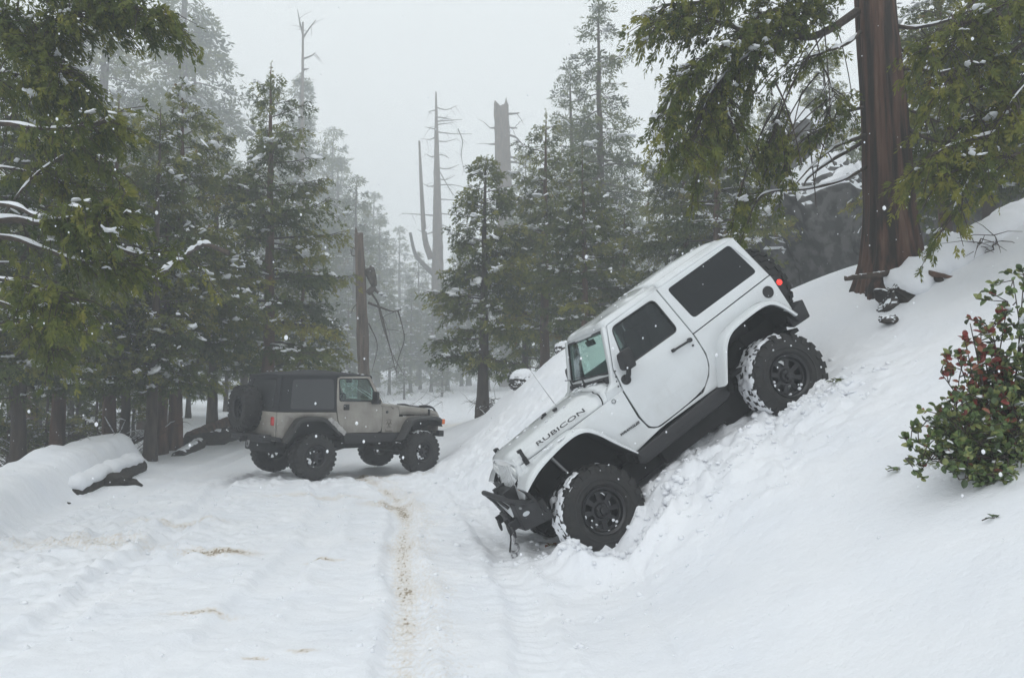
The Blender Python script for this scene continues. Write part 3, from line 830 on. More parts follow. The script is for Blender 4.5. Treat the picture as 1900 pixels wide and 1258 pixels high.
# lettering
slope = Vector((0, .062, .052))
sx = Vector((1, -.165, .055))
text_mesh('hood_lettering', 'RUBICON', .072, M['decal'], hood, Vector((.140, -.6845, .853)) + Vector((0, -.004, .004)), sx, slope, 0, 1.85, .0006)
text_mesh('side_lettering', 'WRANGLER', .034, M['decal'], jk, (.700, -.7815, .474), (1, 0, 0), (0, 0, 1), .35, 1.32, .001)
bd = MB().revolve([(0, .026), (-.004, .026), (-.005, .001)], 24, c=(.711, -.7755, .785)); bgd = obj('round_badge', bd, M['silver'], jk)
obj('badge_ring', MB().revolve([(-.004, .022), (-.0065, .022), (-.0065, .017), (-.004, .017)], 24, c=(.711, -.7755, .785), closed=True), M['decal'], bgd)
an = MB().tube([(.56, .64, .93), (.54, .64, 1.2), (.52, .64, 1.55)], [.004, .002, .0015], 5); obj('antenna', an, M['black'], jk)
# front bumper
fb = MB()
for s in (-1, 1):
    fb.hexa([(-.40, s * .80, .20), (-.40, s * .80, .42), (-.42, s * .44, .16), (-.42, s * .44, .44), (-.50, s * .78, .21), (-.48, s * .78, .42), (-.66, s * .44, .17), (-.62, s * .44, .45)])
    fb.hexa([(-.42, s * .44, .16), (-.42, s * .44, .44), (-.42, 0, .16), (-.42, 0, .44), (-.66, s * .44, .17), (-.62, s * .44, .45), (-.68, 0, .17), (-.64, 0, .43)])
bmp = obj('front_bumper', fb, M['black'], jk, bevel=.014, seg=2)
hp = MB()
P_ = smooth_path([(-.44, -.74, .425), (-.54, -.60, .44), (-.63, -.44, .50), (-.70, -.28, .585), (-.735, -.14, .625), (-.745, 0, .63), (-.735, .14, .625), (-.70, .28, .585), (-.63, .44, .50), (-.54, .60, .44), (-.44, .74, .425)], 5)
hp.tube(P_, .024, 10)
for s in (-1, 1):
    hp.tube([(-.735, s * .12, .62), (-.66, s * .20, .42)], .017, 8); hp.tube([(-.72, s * .24, .595), (-.66, s * .30, .42)], .017, 8)
obj('hoop', hp, M['black'], bmp, smooth=True)
wp = MB()
for s in (-1, 1): wp.hexa([(-.655, s * .245, .32), (-.655, s * .275, .32), (-.63, s * .245, .44), (-.63, s * .275, .44), (-.67, s * .245, .32), (-.67, s * .275, .32), (-.725, s * .165, .60), (-.725, s * .185, .60)])
obj('light_bracket', wp, M['silver'], bmp)
wn_ = MB().tube([(-.54, -.26, .49), (-.54, .26, .49)], .075, 18); wn_.box((-.54, -.26, .49), (.17, .07, .17)); wn_.box((-.54, .26, .49), (.17, .07, .17)); obj('winch', wn_, M['black'], bmp, smooth=True)
fl = MB().box((-.69, 0, .30), (.03, .34, .11)); fl.tube([(-.70, -.15, .34), (-.70, .15, .34)], .014, 8); fl.tube([(-.70, -.15, .27), (-.70, .15, .27)], .014, 8); obj('fairlead', fl, M['black'], bmp, bevel=.006)
for y in (-.33, .34, -.12):
    dr = MB()
    dr.box((-.70, y, .26), (.10, .03, .09))
    dr.tube(smooth_path([(-.735, y - .035, .26), (-.75, y - .045, .20), (-.76, y, .155), (-.75, y + .045, .20), (-.735, y + .035, .26)], 5), .012, 7)
    dr.tube([(-.735, y - .05, .26), (-.735, y + .05, .26)], .011, 7)
    obj('shackle', dr, M['black'], bmp, smooth=True)
# hanging winch hook and strap; hangs along gravity
dn = (jk.matrix_world.to_3x3().inverted() @ Vector((0, 0, -1))).normalized()
a0 = Vector((-.735, -.30, .20))
hk = MB(); hk.tube([a0, a0 + dn * .10], .013, 7)
sidev = Vector((0, 1, 0)); fw = dn.cross(sidev).normalized()
c0 = a0 + dn * .16
hk.tube([c0 + (math.cos(t) * fw + math.sin(t) * -dn) * .042 for t in np.linspace(1.6, -2.6, 14)], [.013] * 12 + [.009, .006], 8)
c1 = a0 + dn * .235
hk.tube([c1 + (math.cos(t) * fw + math.sin(t) * -dn) * .028 for t in np.linspace(2.0, -3.6, 12)], .009, 7)
obj('tow_hook', hk, M['metal'], bmp, smooth=True)
sv = Vector((-.735, -.14, .22)); obj('strap', MB().tube([sv, sv + dn * .12 + fw * .01, sv + dn * .24], [.010, .009, .012], 6), M['black'], bmp)
ov = MB().revolve([(0, .030), (-.004, .030), (-.005, .001)], 24, c=(0, 0, 0))
Mx = Matrix.Translation((-.585, -.60, .345)) @ Matrix.Rotation(rad(-24), 4, 'Z') @ Matrix.Diagonal((1.25, 1, .72, 1))
ov.v = [tuple(Mx @ Vector(q)) for q in ov.v]
for q in range(len(ov.v)): ov.v[q] = (ov.v[q][0], ov.v[q][1] - .012, ov.v[q][2])
ovo = obj('oval_badge', ov, M['silver'], bmp)
bd2 = MB().revolve([(-.02, .012), (.012, .012), (.014, .004)][::-1], 8, c=(-.60, -.56, .41)); obj('bolt', bd2, M['metal'], bmp)
# rear bumper
rb = MB().box((2.99, 0, .43), (.16, 1.1, .17))
for s in (-1, 1): rb.hexa([(2.80, s * .82, .36), (2.80, s * .82, .50), (2.91, s * .55, .34), (2.91, s * .55, .52), (3.03, s * .84, .36), (3.06, s * .84, .56), (3.07, s * .55, .34), (3.07, s * .55, .56)])
obj('rear_bumper', rb, M['black'], jk, bevel=.015)
# interior
it = MB()
it.box((1.85, 0, .30), (2.1, 1.44, .04)); it.box((.80, 0, .62), (.05, 1.36, .62)); it.box((2.35, 0, .42), (.9, .9, .2))
obj('floor_pan', it, M['under'], jk)
db = MB().box((.93, 0, .90), (.22, 1.38, .20)); obj('dashboard', db, M['seat'], jk, bevel=.03)
for s in (-1, 1):
    st = MB(); st.box((1.42, s * .36, .58), (.50, .50, .16)); 
    for (xa, za, xb, zb, wd, th) in ((1.63, .62, 1.76, 1.18, .48, .14), (1.765, 1.19, 1.79, 1.36, .26, .10)):
        d_ = Vector((xb - xa, 0, zb - za)).normalized(); nn = Vector((d_.z, 0, -d_.x)) * th / 2
        st.hexa([Vector((xa, s * .36 - wd / 2, za)) - nn, Vector((xa, s * .36 + wd / 2, za)) - nn, Vector((xb, s * .36 - wd / 2, zb)) - nn, Vector((xb, s * .36 + wd / 2, zb)) - nn,
                 Vector((xa, s * .36 - wd / 2, za)) + nn, Vector((xa, s * .36 + wd / 2, za)) + nn, Vector((xb, s * .36 - wd / 2, zb)) + nn, Vector((xb, s * .36 + wd / 2, zb)) + nn])
    obj('seat', st, M['seat'], jk, bevel=.04, seg=3)
rs_ = MB().box((2.35, 0, .62), (.4, 1.0, .16)); rs_.box((2.62, 0, .88), (.16, 1.0, .50)); obj('rear_seat', rs_, M['seat'], jk, bevel=.04)
rc = MB()
for s in (-1, 1):
    rc.tube([(.97, s * .60, .95), (1.15, s * .58, 1.40), (1.82, s * .58, 1.43), (2.6, s * .56, 1.43), (2.80, s * .58, .95)], .034, 8)
    rc.tube([(1.86, s * .62, .60), (1.85, s * .58, 1.42)], .038, 8)
rc.tube([(1.84, -.58, 1.43), (1.84, .58, 1.43)], .034, 8); rc.tube([(1.16, -.58, 1.40), (1.16, .58, 1.40)], .03, 8)
obj('roll_cage', rc, M['seat'], jk, smooth=True)
sw = MB(); T = Matrix.Translation((1.14, -.36, .98)) @ Matrix.Rotation(rad(65), 4, 'Y')
sw.tube([T @ Vector((.18 * math.cos(a), .18 * math.sin(a), 0)) for a in np.linspace(0, 2 * math.pi, 25)], .015, 7, cap=False)
for a in (0, 2.1, 4.2): sw.tube([T @ Vector((0, 0, -.03)), T @ Vector((.18 * math.cos(a), .18 * math.sin(a), 0))], .014, 6)
sw.tube([T @ Vector((0, 0, 0)), T @ Vector((0, 0, -.25))], .03, 8); obj('steering_wheel', sw, M['seat'], jk, smooth=True)
rm = MB().box((1.10, 0, 1.335), (.025, .25, .065)); rm.tube([(1.10, 0, 1.34), (1.075, 0, 1.42)], .012, 6); obj('interior_mirror', rm, M['black'], jk, bevel=.01)
obj('window_sticker', MB().box((1.075, -.708, 1.14), (.022, .003, .09)), mat('sticker', (.8, .8, .8), .5), jk)
# underbody
ub = MB()
for s in (-1, 1):
    ub.tube([(-.5, s * .40, .28), (.3, s * .40, .26), (.7, s * .40, .12), (1.7, s * .40, .12), (2.1, s * .40, .28), (2.95, s * .40, .34)], .065, 6)
ub.box((1.25, 0, .04), (1.5, 1.02, .22)); ub.box((1.35, -.55, .02), (.9, .16, .16)); ub.box((1.95, -.30, .0), (.5, .5, .30)); ub.box((2.3, 0, .15), (.5, .9, .3)); ub.box((1.15, 0, .06), (.75, .60, .14)); ub.box((1.6, .25, .10), (.7, .35, .18)); ub.box((.35, 0, .45), (.9, .6, .45)); ub.box((2.45, 0, .28), (.9, .78, .14)); ub.box((1.2, 0, .22), (1.3, 1.3, .10))
obj('chassis', ub, M['under'], jk)
for x, nm in ((0, 'front_axle'), (2.424, 'rear_axle')):
    ax = MB(); ax.tube([(x, -.66, 0), (x, .66, 0)], .042, 10); ax.revolve([(-.11, .05), (-.08, .11), (0, .14), (.08, .11), (.11, .05)], 18, c=(x, .18 if x == 0 else 0, 0))
    ax.tube([(x + (.12 if x == 0 else -.1), -.55, .0), (x + (.12 if x == 0 else -.1), .55, .0)], .02, 8)
    for s in (-1, 1):
        ax.tube([(x + (.10 if x == 0 else -.10), s * .46, -.04), (x + (1.0 if x == 0 else -.9), s * .40, .10)], .028, 8)
        ax.revolve([(-.02, .17), (.02, .17)], 24, c=(x, s * .60, 0))
    obj(nm, ax, M['under'], jk, smooth=True)
    for s in (-1, 1):
        sh = MB(); sh.tube([(x + .09, s * .50, .02), (x + .02, s * .47, .34)], .030, 10); sh.tube([(x + .02, s * .47, .34), (x - .05, s * .45, .62)], .018, 8)
        obj('shock_absorber', sh, M['metal'] if s < 0 and x == 0 else M['under'], jk, smooth=True)
        cs = MB(); cs.tube([(x - .05 + .06 * math.cos(t), s * .42 + .06 * math.sin(t), .05 + t / 40 * .42) for t in np.linspace(0, 40, 90)], .010, 5); obj('coil_spring', cs, M['under'], jk)
# wheels
make_wheel(jk, (0, -.76, 0), -1, rad(6), .2, snow=[(112, 240, -1.0, 1.0, 1, .024, -.004), (88, 116, -.95, -.1, 2), (20, 60, .2, .75, 3)])
make_wheel(jk, (0, .76, 0), 1, rad(6), .5)
make_wheel(jk, (2.424, -.76, 0), -1, 0, .37, snow=[(62, 236, -1.0, 1.0, 4, .024, -.003), (-8, 56, -.2, .9, 6)])
make_wheel(jk, (2.424, .76, 0), 1, 0, .1)
sp_ = make_wheel(jk, (3.17, .02, .82), -1, 0, .3)
sp_.rotation_euler = (0, 0, rad(90)); sp_.name = 'spare_wheel'
obj('spare_carrier', MB().tube([(2.93, .02, .82), (3.2, .02, .82)], .07, 10), M['black'], jk)

# ------------------------------------------------------------------ tan car with the soft top
tj = thing('off_road_car', 'tan off-road car with black soft top seen from its rear right corner', 'car')
tj.matrix_world = pose([[.73, -.683, .028], [.681, .73, .059], [-.061, -.024, .998]], [-4.104, 14.582, -2.129])
TN = M['tan']
def Wt(x, z):
    w_ = .74
    if x > 1.80: w_ = lerp(.74, .55, clamp((x - 1.80) / 1.12))
    if z > .80: w_ -= (z - .80) * .14
    return w_
CX2 = (2.0, 2.2, 2.4, 2.6, 2.8)
for s in (-1, 1):
    l2 = MB(); l2.add(*(lambda p: (p.v, p.f))(panel([(-.66, .35), (-.66, .76), (1.75, .80), (1.75, .44), (.6, .40)], W=lambda x, z: Wt(x, z) - .025, th=.01, side=s)))
    obj('inner_liner', l2, M['under'], tj)
for s in (-1, 1):
    q = [(-.705, .29), (-.705, .795), (.468, .792), (.50, .62), (.555, .50), (.60, .425), (.56, .40)] + chaikin([(.56, .40), (.27, .665), (.16, .71), (-.29, .712), (-.41, .63), (-.60, .28)], 2)[1:]
    rq = obj('rear_quarter_panel', panel(q, W=Wt, side=s), TN, tj, bevel=.012)
    dl = [(.474, .99), (.478, .79), (.51, .62), (.56, .50), (.63, .425), (.68, .405), (1.37, .40), (1.44, .43), (1.462, .50), (1.462, .85), (1.455, .99), (1.215, 1.475), (.56, 1.447), (.505, 1.40)]
    hole = rounded([(.535, .995), (.54, 1.405), (1.165, 1.425), (1.30, 1.17), (1.335, .995)], .04)
    d = obj('door', panel(dl, [hole[::-1]], W=lambda x, z: Wt(x, z) + .008, th=.035, side=s, cutz=(.80, .99)), TN, tj, bevel=.008)
    obj('window', panel(hole, W=lambda x, z: Wt(x, z) - .01, th=.004, side=s), M['clearglass'], d)
    sl_ = MB(); sl_.tube([(x, s * (Wt(x, z) + .006), z) for x, z in hole + hole[:1]], .010, 6, cap=False); obj('window_seal', sl_, M['black'], d)
    h = MB().box((.665, s * .755, .885), (.115, .03, .105)); ho = obj('handle', h, M['black'], d, bevel=.012)
    mi = MB(); mi.box((1.30, s * .77, .99), (.20, .05, .09)); mi.hexa([(1.18, s * .80, 1.0), (1.18, s * .80, 1.19), (1.18, s * .98, 1.0), (1.18, s * .98, 1.19), (1.25, s * .80, 1.01), (1.25, s * .80, 1.18), (1.24, s * .97, 1.02), (1.24, s * .97, 1.17)])
    obj('mirror', mi, M['black'], d, bevel=.015)
    fp = [(1.475, .40), (1.475, .955), (1.80, .90), (1.86, .80), (1.875, .70), (2.94, .715), (2.95, .64)] + [(2.75, .66), (2.12, .64), (1.98, .54), (1.90, .39)]
    fpo = obj('fender_panel', panel(fp, W=Wt, side=s, cutx=CX2), TN, tj, bevel=.008)
    def flare2(o_, i_, wo):
        o_ = chaikin(o_, 2); i_ = chaikin(i_, 2); rows = []
        for (ox, oz), (ix, iz) in zip(o_, i_):
            wb = Wt(ox, .6)
            rows.append([(ox, s * (wb - .01), oz + .01), (ox, s * (wo - .05), oz), (lerp(ox, ix, .3), s * wo, lerp(oz, iz, .3)), (ix, s * wo, iz), (ix, s * (wo - .03), iz), (lerp(ox, ix, .6), s * wb, lerp(oz, iz, .6))])
        m_ = MB().grid(rows); k = len(rows[0]); n2 = len(rows)
        m_.f.append(tuple(range(k))); m_.f.append(tuple((n2 - 1) * k + j for j in range(k)))
        return obj('fender_flare', m_, M['flare'], tj, smooth=True, autosmooth=50)
    flare2([(-.62, .27), (-.41, .62), (-.29, .705), (.165, .705), (.275, .655), (.57, .385)], [(-.53, .27), (-.345, .58), (-.25, .64), (.13, .64), (.22, .60), (.49, .37)], .88)
    f2 = flare2([(1.74, .25), (1.87, .31), (1.985, .56), (2.12, .68), (2.50, .70), (2.80, .705), (2.90, .60)], [(1.85, .25), (1.95, .30), (2.08, .54), (2.20, .625), (2.50, .64), (2.76, .64), (2.83, .56)], .88)
    obj('turn_signal', MB().box((2.865, s * .84, .60), (.07, .10, .10)), M['amber'], f2, bevel=.012)
    for arch in ([(-.60, .2), (-.43, .58), (-.30, .68), (.15, .68), (.25, .63), (.53, .33)], [(1.88, .2), (2.0, .52), (2.13, .64), (2.78, .66), (2.86, .5)]):
        wl = MB(); wl.grid([[(x, s * .86, z - .004), (x, s * .45, z)] for x, z in arch]); wl.add([(x, s * .46, z + .02) for x, z in arch], [tuple(range(len(arch)))])
        obj('wheel_well', wl, M['under'], tj)
    obj('rocker_guard', panel([(.60, .395), (.66, .21), (1.80, .23), (1.86, .385)], W=.77, th=.1, side=s), M['black'], tj, bevel=.015)
    tl = MB().box((-.735, s * .655, .635), (.05, .11, .15)); obj('tail_lamp', tl, M['red'], tj, bevel=.012)
    # soft top sides
    st_ = panel([(-.67, .80), (-.58, 1.43), (.50, 1.462), (.462, .798)], [rounded([(-.46, .85), (-.39, 1.375), (.43, 1.40), (.425, .85)], .06)[::-1]], W=lambda x, z: Wt(x, z) + .004, th=.012, side=s)
    so_ = obj('soft_top_side', st_, M['cloth'], tj, bevel=.004)
    obj('window', panel(rounded([(-.47, .84), (-.40, 1.385), (.44, 1.41), (.435, .84)], .06), W=lambda x, z: Wt(x, z) - .001, th=.003, side=s), M['cloth2'], so_)
rows = []
for x, zc, ze in [(-.60, 1.44, 1.43), (-.57, 1.475, 1.435), (-.45, 1.50, 1.44), (-.1, 1.53, 1.45), (.2, 1.565, 1.455), (.5, 1.57, 1.465), (.75, 1.55, 1.47), (1.1, 1.525, 1.475), (1.23, 1.51, 1.475), (1.26, 1.48, 1.46)]:
    w_ = Wt(0, ze) + .008
    half = [(-w_, ze - .035), (-w_, ze), (-w_ + .02, ze + .02), (-w_ + .10, ze + (zc - ze) * .45), (-.3, ze + (zc - ze) * .85), (0, zc)]
    rows.append([(x, a, b) for a, b in half + [(-a, b) for a, b in half[-2::-1]]])
obj('soft_top_roof', MB().grid(rows), M['cloth'], tj, smooth=True, autosmooth=45, solid=.01)
rp = panel([(-.735, .80), (-.655, 1.43), (.655, 1.43), (.735, .80)], [rounded([(-.50, .86), (-.45, 1.36), (.45, 1.36), (.50, .86)], .06)[::-1]], W=0, th=.012, side=1)
rp.v = [(lerp(-.675, -.585, clamp((z - .8) / .63)) + y, x, z) for x, y, z in rp.v]; ro = obj('soft_top_back', rp, M['cloth'], tj, bevel=.004)
rp = panel(rounded([(-.51, .85), (-.46, 1.37), (.46, 1.37), (.51, .85)], .06), W=0, th=.004, side=1); rp.v = [(lerp(-.668, -.580, clamp((z - .8) / .63)) + y, x, z) for x, y, z in rp.v]
obj('rear_window', rp, M['cloth2'], ro)
rp = panel([(-.735, .29), (-.735, .795), (.735, .795), (.735, .29)], W=0, th=.03, side=1); rp.v = [(-.71 + y, x, z) for x, y, z in rp.v]; obj('tailgate', rp, TN, tj, bevel=.01)
# hood and cowl
def hs2(x):
    t = clamp((x - 1.47) / 1.48); W_ = lerp(.735, .52, clamp((x - 1.75) / 1.2)); zs = lerp(.76, .715, t) if x > 1.8 else .93
    zc = lerp(.985, .845, t) if x > 1.47 else .985
    sh = zc - .03
    half = [(-W_, min(zs, sh - .02)), (-W_ + .004, sh - .05), (-W_ + .03, sh - .012), (-W_ + .08, sh + .004), (-.25, zc - .004), (0, zc)]
    return [(x, a, b) for a, b in half + [(-a, b) for a, b in half[-2::-1]]]
hood2 = obj('hood', MB().grid([hs2(x) for x in np.linspace(1.885, 2.86, 9)] + [[(2.93, a, b - .01 * min(j, 10 - j, 2)) for j, (x, a, b) in enumerate(hs2(2.86))], [(2.95, a, b - .035 * min(j, 10 - j, 2) / 2 - .01) for j, (x, a, b) in enumerate(hs2(2.9))]]), TN, tj, smooth=True, autosmooth=60, solid=.01)
obj('cowl', MB().grid([hs2(x) for x in (1.44, 1.55, 1.68, 1.875)]), TN, tj, smooth=True, autosmooth=60, solid=.01)
p = panel([(-.53, .34), (-.56, .70), (-.48, .79), (.48, .79), (.56, .70), (.53, .34)], [rounded([((k - 3) * .08 - .022, .46), ((k - 3) * .08 - .022, .72), ((k - 3) * .08 + .022, .72), ((k - 3) * .08 + .022, .46)], .015, 3)[::-1] for k in range(7)], W=0, th=.04, side=1)
p.v = [(2.955 - y, x, z) for x, y, z in p.v]; g2 = obj('grille', p, TN, tj, bevel=.006)
for s in (-1, 1): obj('headlight', MB().revolve([(0, .085), (.03, .08), (.04, .001)], 20, axis='x', c=(2.955, s * .39, .62)), M['lens'], g2, smooth=True)
hpp = MB()
for s in (-1, 1): hpp.tube(smooth_path([(2.60, s * .40, .895), (2.78, s * .40, .90), (2.94, s * .40, .86), (3.02, s * .40, .76), (3.05, s * .40, .60), (3.05, s * .40, .40)], 4), .020, 8)
hpp.tube([(2.93, -.4, .865), (2.93, .4, .865)], .018, 8)
b2 = obj('front_bumper', MB().box((3.02, 0, .34), (.13, 1.25, .12)).tube([(3.08, -.45, .34), (3.08, .45, .34)], .05, 10), M['black'], tj, bevel=.01)
obj('grille_guard', hpp, M['black'], tj, smooth=True)
obj('hood_latch', MB().box((2.72, -.575, .76), (.04, .03, .09)).box((2.72, -.565, .82), (.03, .04, .05)), M['black'], hood2, bevel=.005)
# windscreen
def ws2(u, v): return (lerp(1.50, 1.235, v), u, lerp(.97, 1.47, v))
def inc2(outline, holes=(), th=.04):
    p = panel(outline, holes, W=0, th=-th, side=1); p.v = [tuple(Vector(ws2(x, z)) + Vector((-y, 0, -y * .5))) for x, y, z in p.v]; return p
wf2 = obj('windscreen_frame', inc2([(-.70, 0), (-.645, 1), (.645, 1), (.70, 0)], [rounded([(-.63, .12), (-.585, .90), (.585, .90), (.63, .12)], .04)[::-1]]), TN, tj, bevel=.008)
obj('windscreen', inc2(rounded([(-.635, .11), (-.59, .91), (.59, .91), (.635, .11)], .04), th=.004), M['clearglass'], wf2)
# decals
obj('round_knob', MB().revolve([(0, .028), (-.01, .026), (-.012, .001)], 16, c=(1.581, -.735, .793)), M['decal'], tj)
dk = M['decal2'] = mat('grey_decal', (.14, .12, .10), .5)
text_mesh('side_lettering', 'Jeep', .075, dk, tj, (1.63, -.7415, .425), (1, 0, 0), (0, 0, 1), 0, 1.3, .001)
em = MB()
for k in range(3):
    a = math.pi / 2 + k * 2 * math.pi / 3
    c_ = (1.63 + .032 * math.cos(a), .565 + .032 * math.sin(a))
    em.tube([(c_[0] + .034 * math.cos(b), -.7415, c_[1] + .034 * math.sin(b)) for b in np.linspace(a + .7, a + 2 * math.pi - .7, 14)], [.004] + [.0075] * 12 + [.004], 5)
em.revolve([(0, .02), (-.003, .02), (-.003, .014), (0, .014)], 18, c=(1.63, -.739, .565), closed=True)
obj('side_emblem', em, dk, tj)
for zz_, n_c, bow in ((.648, 9, -.9), (.492, 7, .35)):     # worn, unreadable lines of the emblem
    cm = MB()
    for k in range(n_c):
        u_ = (k - (n_c - 1) / 2); cm.box((1.63 + u_ * .0185, -.7405, zz_ + bow * .0016 * u_ * u_), (.009 + .004 * (k % 3 == 1), .002, .016 - .004 * (k % 4 == 2)))
    obj('emblem_line', cm, dk, tj)
# rear bumper with drawn tube work
rb2 = MB().box((-.83, 0, .33), (.16, 1.30, .13)); rb2.tube([(-.93, -.62, .375), (-.93, .62, .375)], .035, 10)
for s in (-1, 1): rb2.tube([(-.93, s * .62, .375), (-.80, s * .72, .35), (-.62, s * .76, .31)], .035, 10)
r2 = obj('rear_bumper', rb2, M['black'], tj, bevel=.01)
obj('hitch', MB().box((-.92, 0, .30), (.16, .09, .09)).tube([(-.99, 0, .30), (-1.03, 0, .26)], .03, 8), M['under'], r2)
sk = MB(); sk.tube(smooth_path([(-.95, -.20, .28), (-.96, -.22, .21), (-.96, -.17, .17), (-.96, -.13, .21), (-.95, -.15, .28)], 4), .012, 6); obj('shackle', sk, M['metal'], r2, smooth=True)
tk = MB().box((-.55, 0, .20), (.34, .95, .26)); obj('fuel_tank', tk, M['under'], tj, bevel=.03)
# interior
i2 = MB().box((.55, 0, .36), (2.3, 1.36, .04)); i2.box((1.50, 0, .62), (.04, 1.3, .56)); obj('floor_pan', i2, M['under'], tj)
obj('dashboard', MB().box((1.38, 0, .90), (.2, 1.3, .18)), M['seat'], tj, bevel=.03)
for s in (-1, 1):
    st = MB().box((.85, s * .34, .60), (.48, .48, .15)); st.hexa([(.66, s * .34 - .22, .62), (.66, s * .34 + .22, .62), (.50, s * .34 - .2, 1.16), (.50, s * .34 + .2, 1.16), (.78, s * .34 - .22, .62), (.78, s * .34 + .22, .62), (.60, s * .34 - .2, 1.18), (.60, s * .34 + .2, 1.18)])
    obj('seat', st, M['seat'], tj, bevel=.04)
rc = MB()
for s in (-1, 1): rc.tube([(.40, s * .56, .5), (.38, s * .54, 1.38), (-.2, s * .54, 1.36), (-.58, s * .54, .8)], .03, 8)
rc.tube([(.38, -.54, 1.38), (.38, .54, 1.38)], .03, 8); obj('roll_cage', rc, M['seat'], tj)
sw = MB(); T = Matrix.Translation((1.16, .34, .96)) @ Matrix.Rotation(rad(-65), 4, 'Y')
sw.tube([T @ Vector((.18 * math.cos(a), .18 * math.sin(a), 0)) for a in np.linspace(0, 2 * math.pi, 25)], .014, 6, cap=False); sw.tube([T @ Vector((-.18, 0, 0)), T @ Vector((.18, 0, 0))], .014, 6); obj('steering_wheel', sw, M['seat'], tj)
obj('interior_mirror', MB().box((1.15, 0, 1.37), (.02, .22, .06)), M['black'], tj, bevel=.008)
# underbody
ub = MB()
for s in (-1, 1): ub.tube([(-.6, s * .38, .30), (-.3, s * .38, .34), (.5, s * .38, .22), (1.9, s * .38, .22), (2.3, s * .38, .34), (3.0, s * .38, .34)], .055, 6)
ub.box((1.1, 0, .14), (.7, .6, .12)); ub.box((2.3, 0, .45), (.9, .6, .4)); ub.box((.8, -.2, .2), (1.4, .3, .12)); obj('chassis', ub, M['under'], tj)
for x, nm in ((0, 'rear_axle'), (2.373, 'front_axle')):
    ax = MB(); ax.tube([(x, -.70, 0), (x, .70, 0)], .04, 10); ax.revolve([(-.11, .05), (-.08, .10), (0, .13), (.08, .10), (.11, .05)], 16, c=(x, 0, 0))
    for s in (-1, 1): ax.tube([(x + (.1 if x == 0 else -.1), s * .46, -.04), (x + (.9 if x == 0 else -1.0), s * .38, .12)], .025, 8)
    obj(nm, ax, M['under'], tj, smooth=True)
    for s in (-1, 1): obj('shock_absorber', MB().tube([(x + .05, s * .52, .0), (x, s * .46, .6)], .028, 8), M['under'], tj)
obj('driveshaft', MB().tube([(.1, .0, .02), (1.0, -.05, .12)], .035, 8).tube([(2.3, -.1, .0), (1.2, -.12, .12)], .03, 8), M['under'], tj)
for (x, y, o_) in ((0, -.76, -1), (0, .76, 1), (2.373, -.76, -1), (2.373, .76, 1)):
    make_wheel(tj, (x, y, 0), o_, rad(3) if x > 1 else 0, .3 * x + y, R=.42, w=.15, rim_r=.195, nl=26, snow=[(60, 120, -.8, .6, 8)] if (x > 1 and y < 0) else None)
sp2 = make_wheel(tj, (-.88, .17, .83), -1, 0, .4, R=.42, w=.15, rim_r=.195, nl=26); sp2.name = 'spare_wheel'; sp2.rotation_euler = (0, 0, rad(-90))
obj('spare_carrier', MB().tube([(-.70, .17, .83), (-.92, .17, .83)], .06, 10), M['black'], tj)
# snow lodged on the flare and the wheel arch
ss = MB()
def blob(m, c, r, seed=0, sub=2, amp=.25, sq=(1, 1, 1)):
    bm = bmesh.new(); bmesh.ops.create_icosphere(bm, subdivisions=sub, radius=1)
    vs = []
    for v in bm.verts:
        n = 1 + amp * mnoise.noise(v.co * 1.7 + Vector((seed * 3.1, 0, 0))) * 1.6
        vs.append((c[0] + v.co.x * n * r * sq[0], c[1] + v.co.y * n * r * sq[1], c[2] + v.co.z * n * r * sq[2]))
    bm.verts.index_update()
    m.add(vs, [tuple(v.index for v in f.verts) for f in bm.faces]); bm.free()
for t in np.linspace(0, 1, 9): blob(ss, (lerp(.28, .56, t), -.86, lerp(.655, .42, t)), .05 + .015 * math.sin(t * 3), int(t * 20), sq=(1, .5, .9))
blob(ss, (-.25, -.62, .55), .12, 5, sq=(1, .8, .7)); blob(ss, (-.38, -.66, .46), .08, 6); blob(ss, (-.5, -.7, .30), .05, 7)
tag(obj('lodged_snow', ss, mat('dirty_snow', (.5, .49, .48), .8, var=.4, vscale=9), tj, smooth=True, autosmooth=180), kind='stuff')
rg_ = np.random.default_rng(4)
s1 = MB()
for i in range(46):
    k = i % 4
    if k == 0: x = rg_.uniform(1.15, 2.8); y = rg_.uniform(-.62, .5); z = roof_sec(x)[2][1] + .01 + .06 * (1 - (y / .62) ** 2)
    elif k == 1: x = rg_.uniform(-.3, .6); y = rg_.uniform(-.3, .4); z = hood_sec(x)[8][1]
    elif k == 2: x = rg_.uniform(.66, .80); y = rg_.uniform(-.6, .6); z = .985
    else: x = rg_.uniform(-.2, .2); y = rg_.uniform(-.92, -.84); z = .79
    blob(s1, (x, y, z), rg_.uniform(.006, .018), i, sub=1, sq=(1.6, 1.3, .5))
tag(obj('lodged_snow', s1, M['snow'], jk, smooth=True, autosmooth=180), kind='stuff')
s2 = MB()
for i in range(30):
    x = rg_.uniform(-.5, 1.2); y = rg_.uniform(-.6, .5); blob(s2, (x, y, 1.50 + .05 * (1 - abs(y) / .6)), rg_.uniform(.008, .025), i, sub=1, sq=(1.6, 1.3, .5))
for i in range(14):
    a = rg_.uniform(3.3, 5.0); r_ = rg_.uniform(.10, .19); c0x = 2.373 if i % 2 else 0
    blob(s2, (c0x + r_ * math.cos(a), -.86, r_ * math.sin(a)), rg_.uniform(.012, .03), i, sub=1)
tag(obj('lodged_snow', s2, M['snow'], tj, smooth=True, autosmooth=180), kind='stuff')
s3 = MB()
for i in range(22):
    a = rg_.uniform(2.6, 5.2); r_ = rg_.uniform(.13, .21); c0x = 2.424 if i % 2 else 0
    blob(s3, (c0x + r_ * math.cos(a), -.855 - .02 * (i % 3), r_ * math.sin(a)), rg_.uniform(.008, .02), i, sub=1)
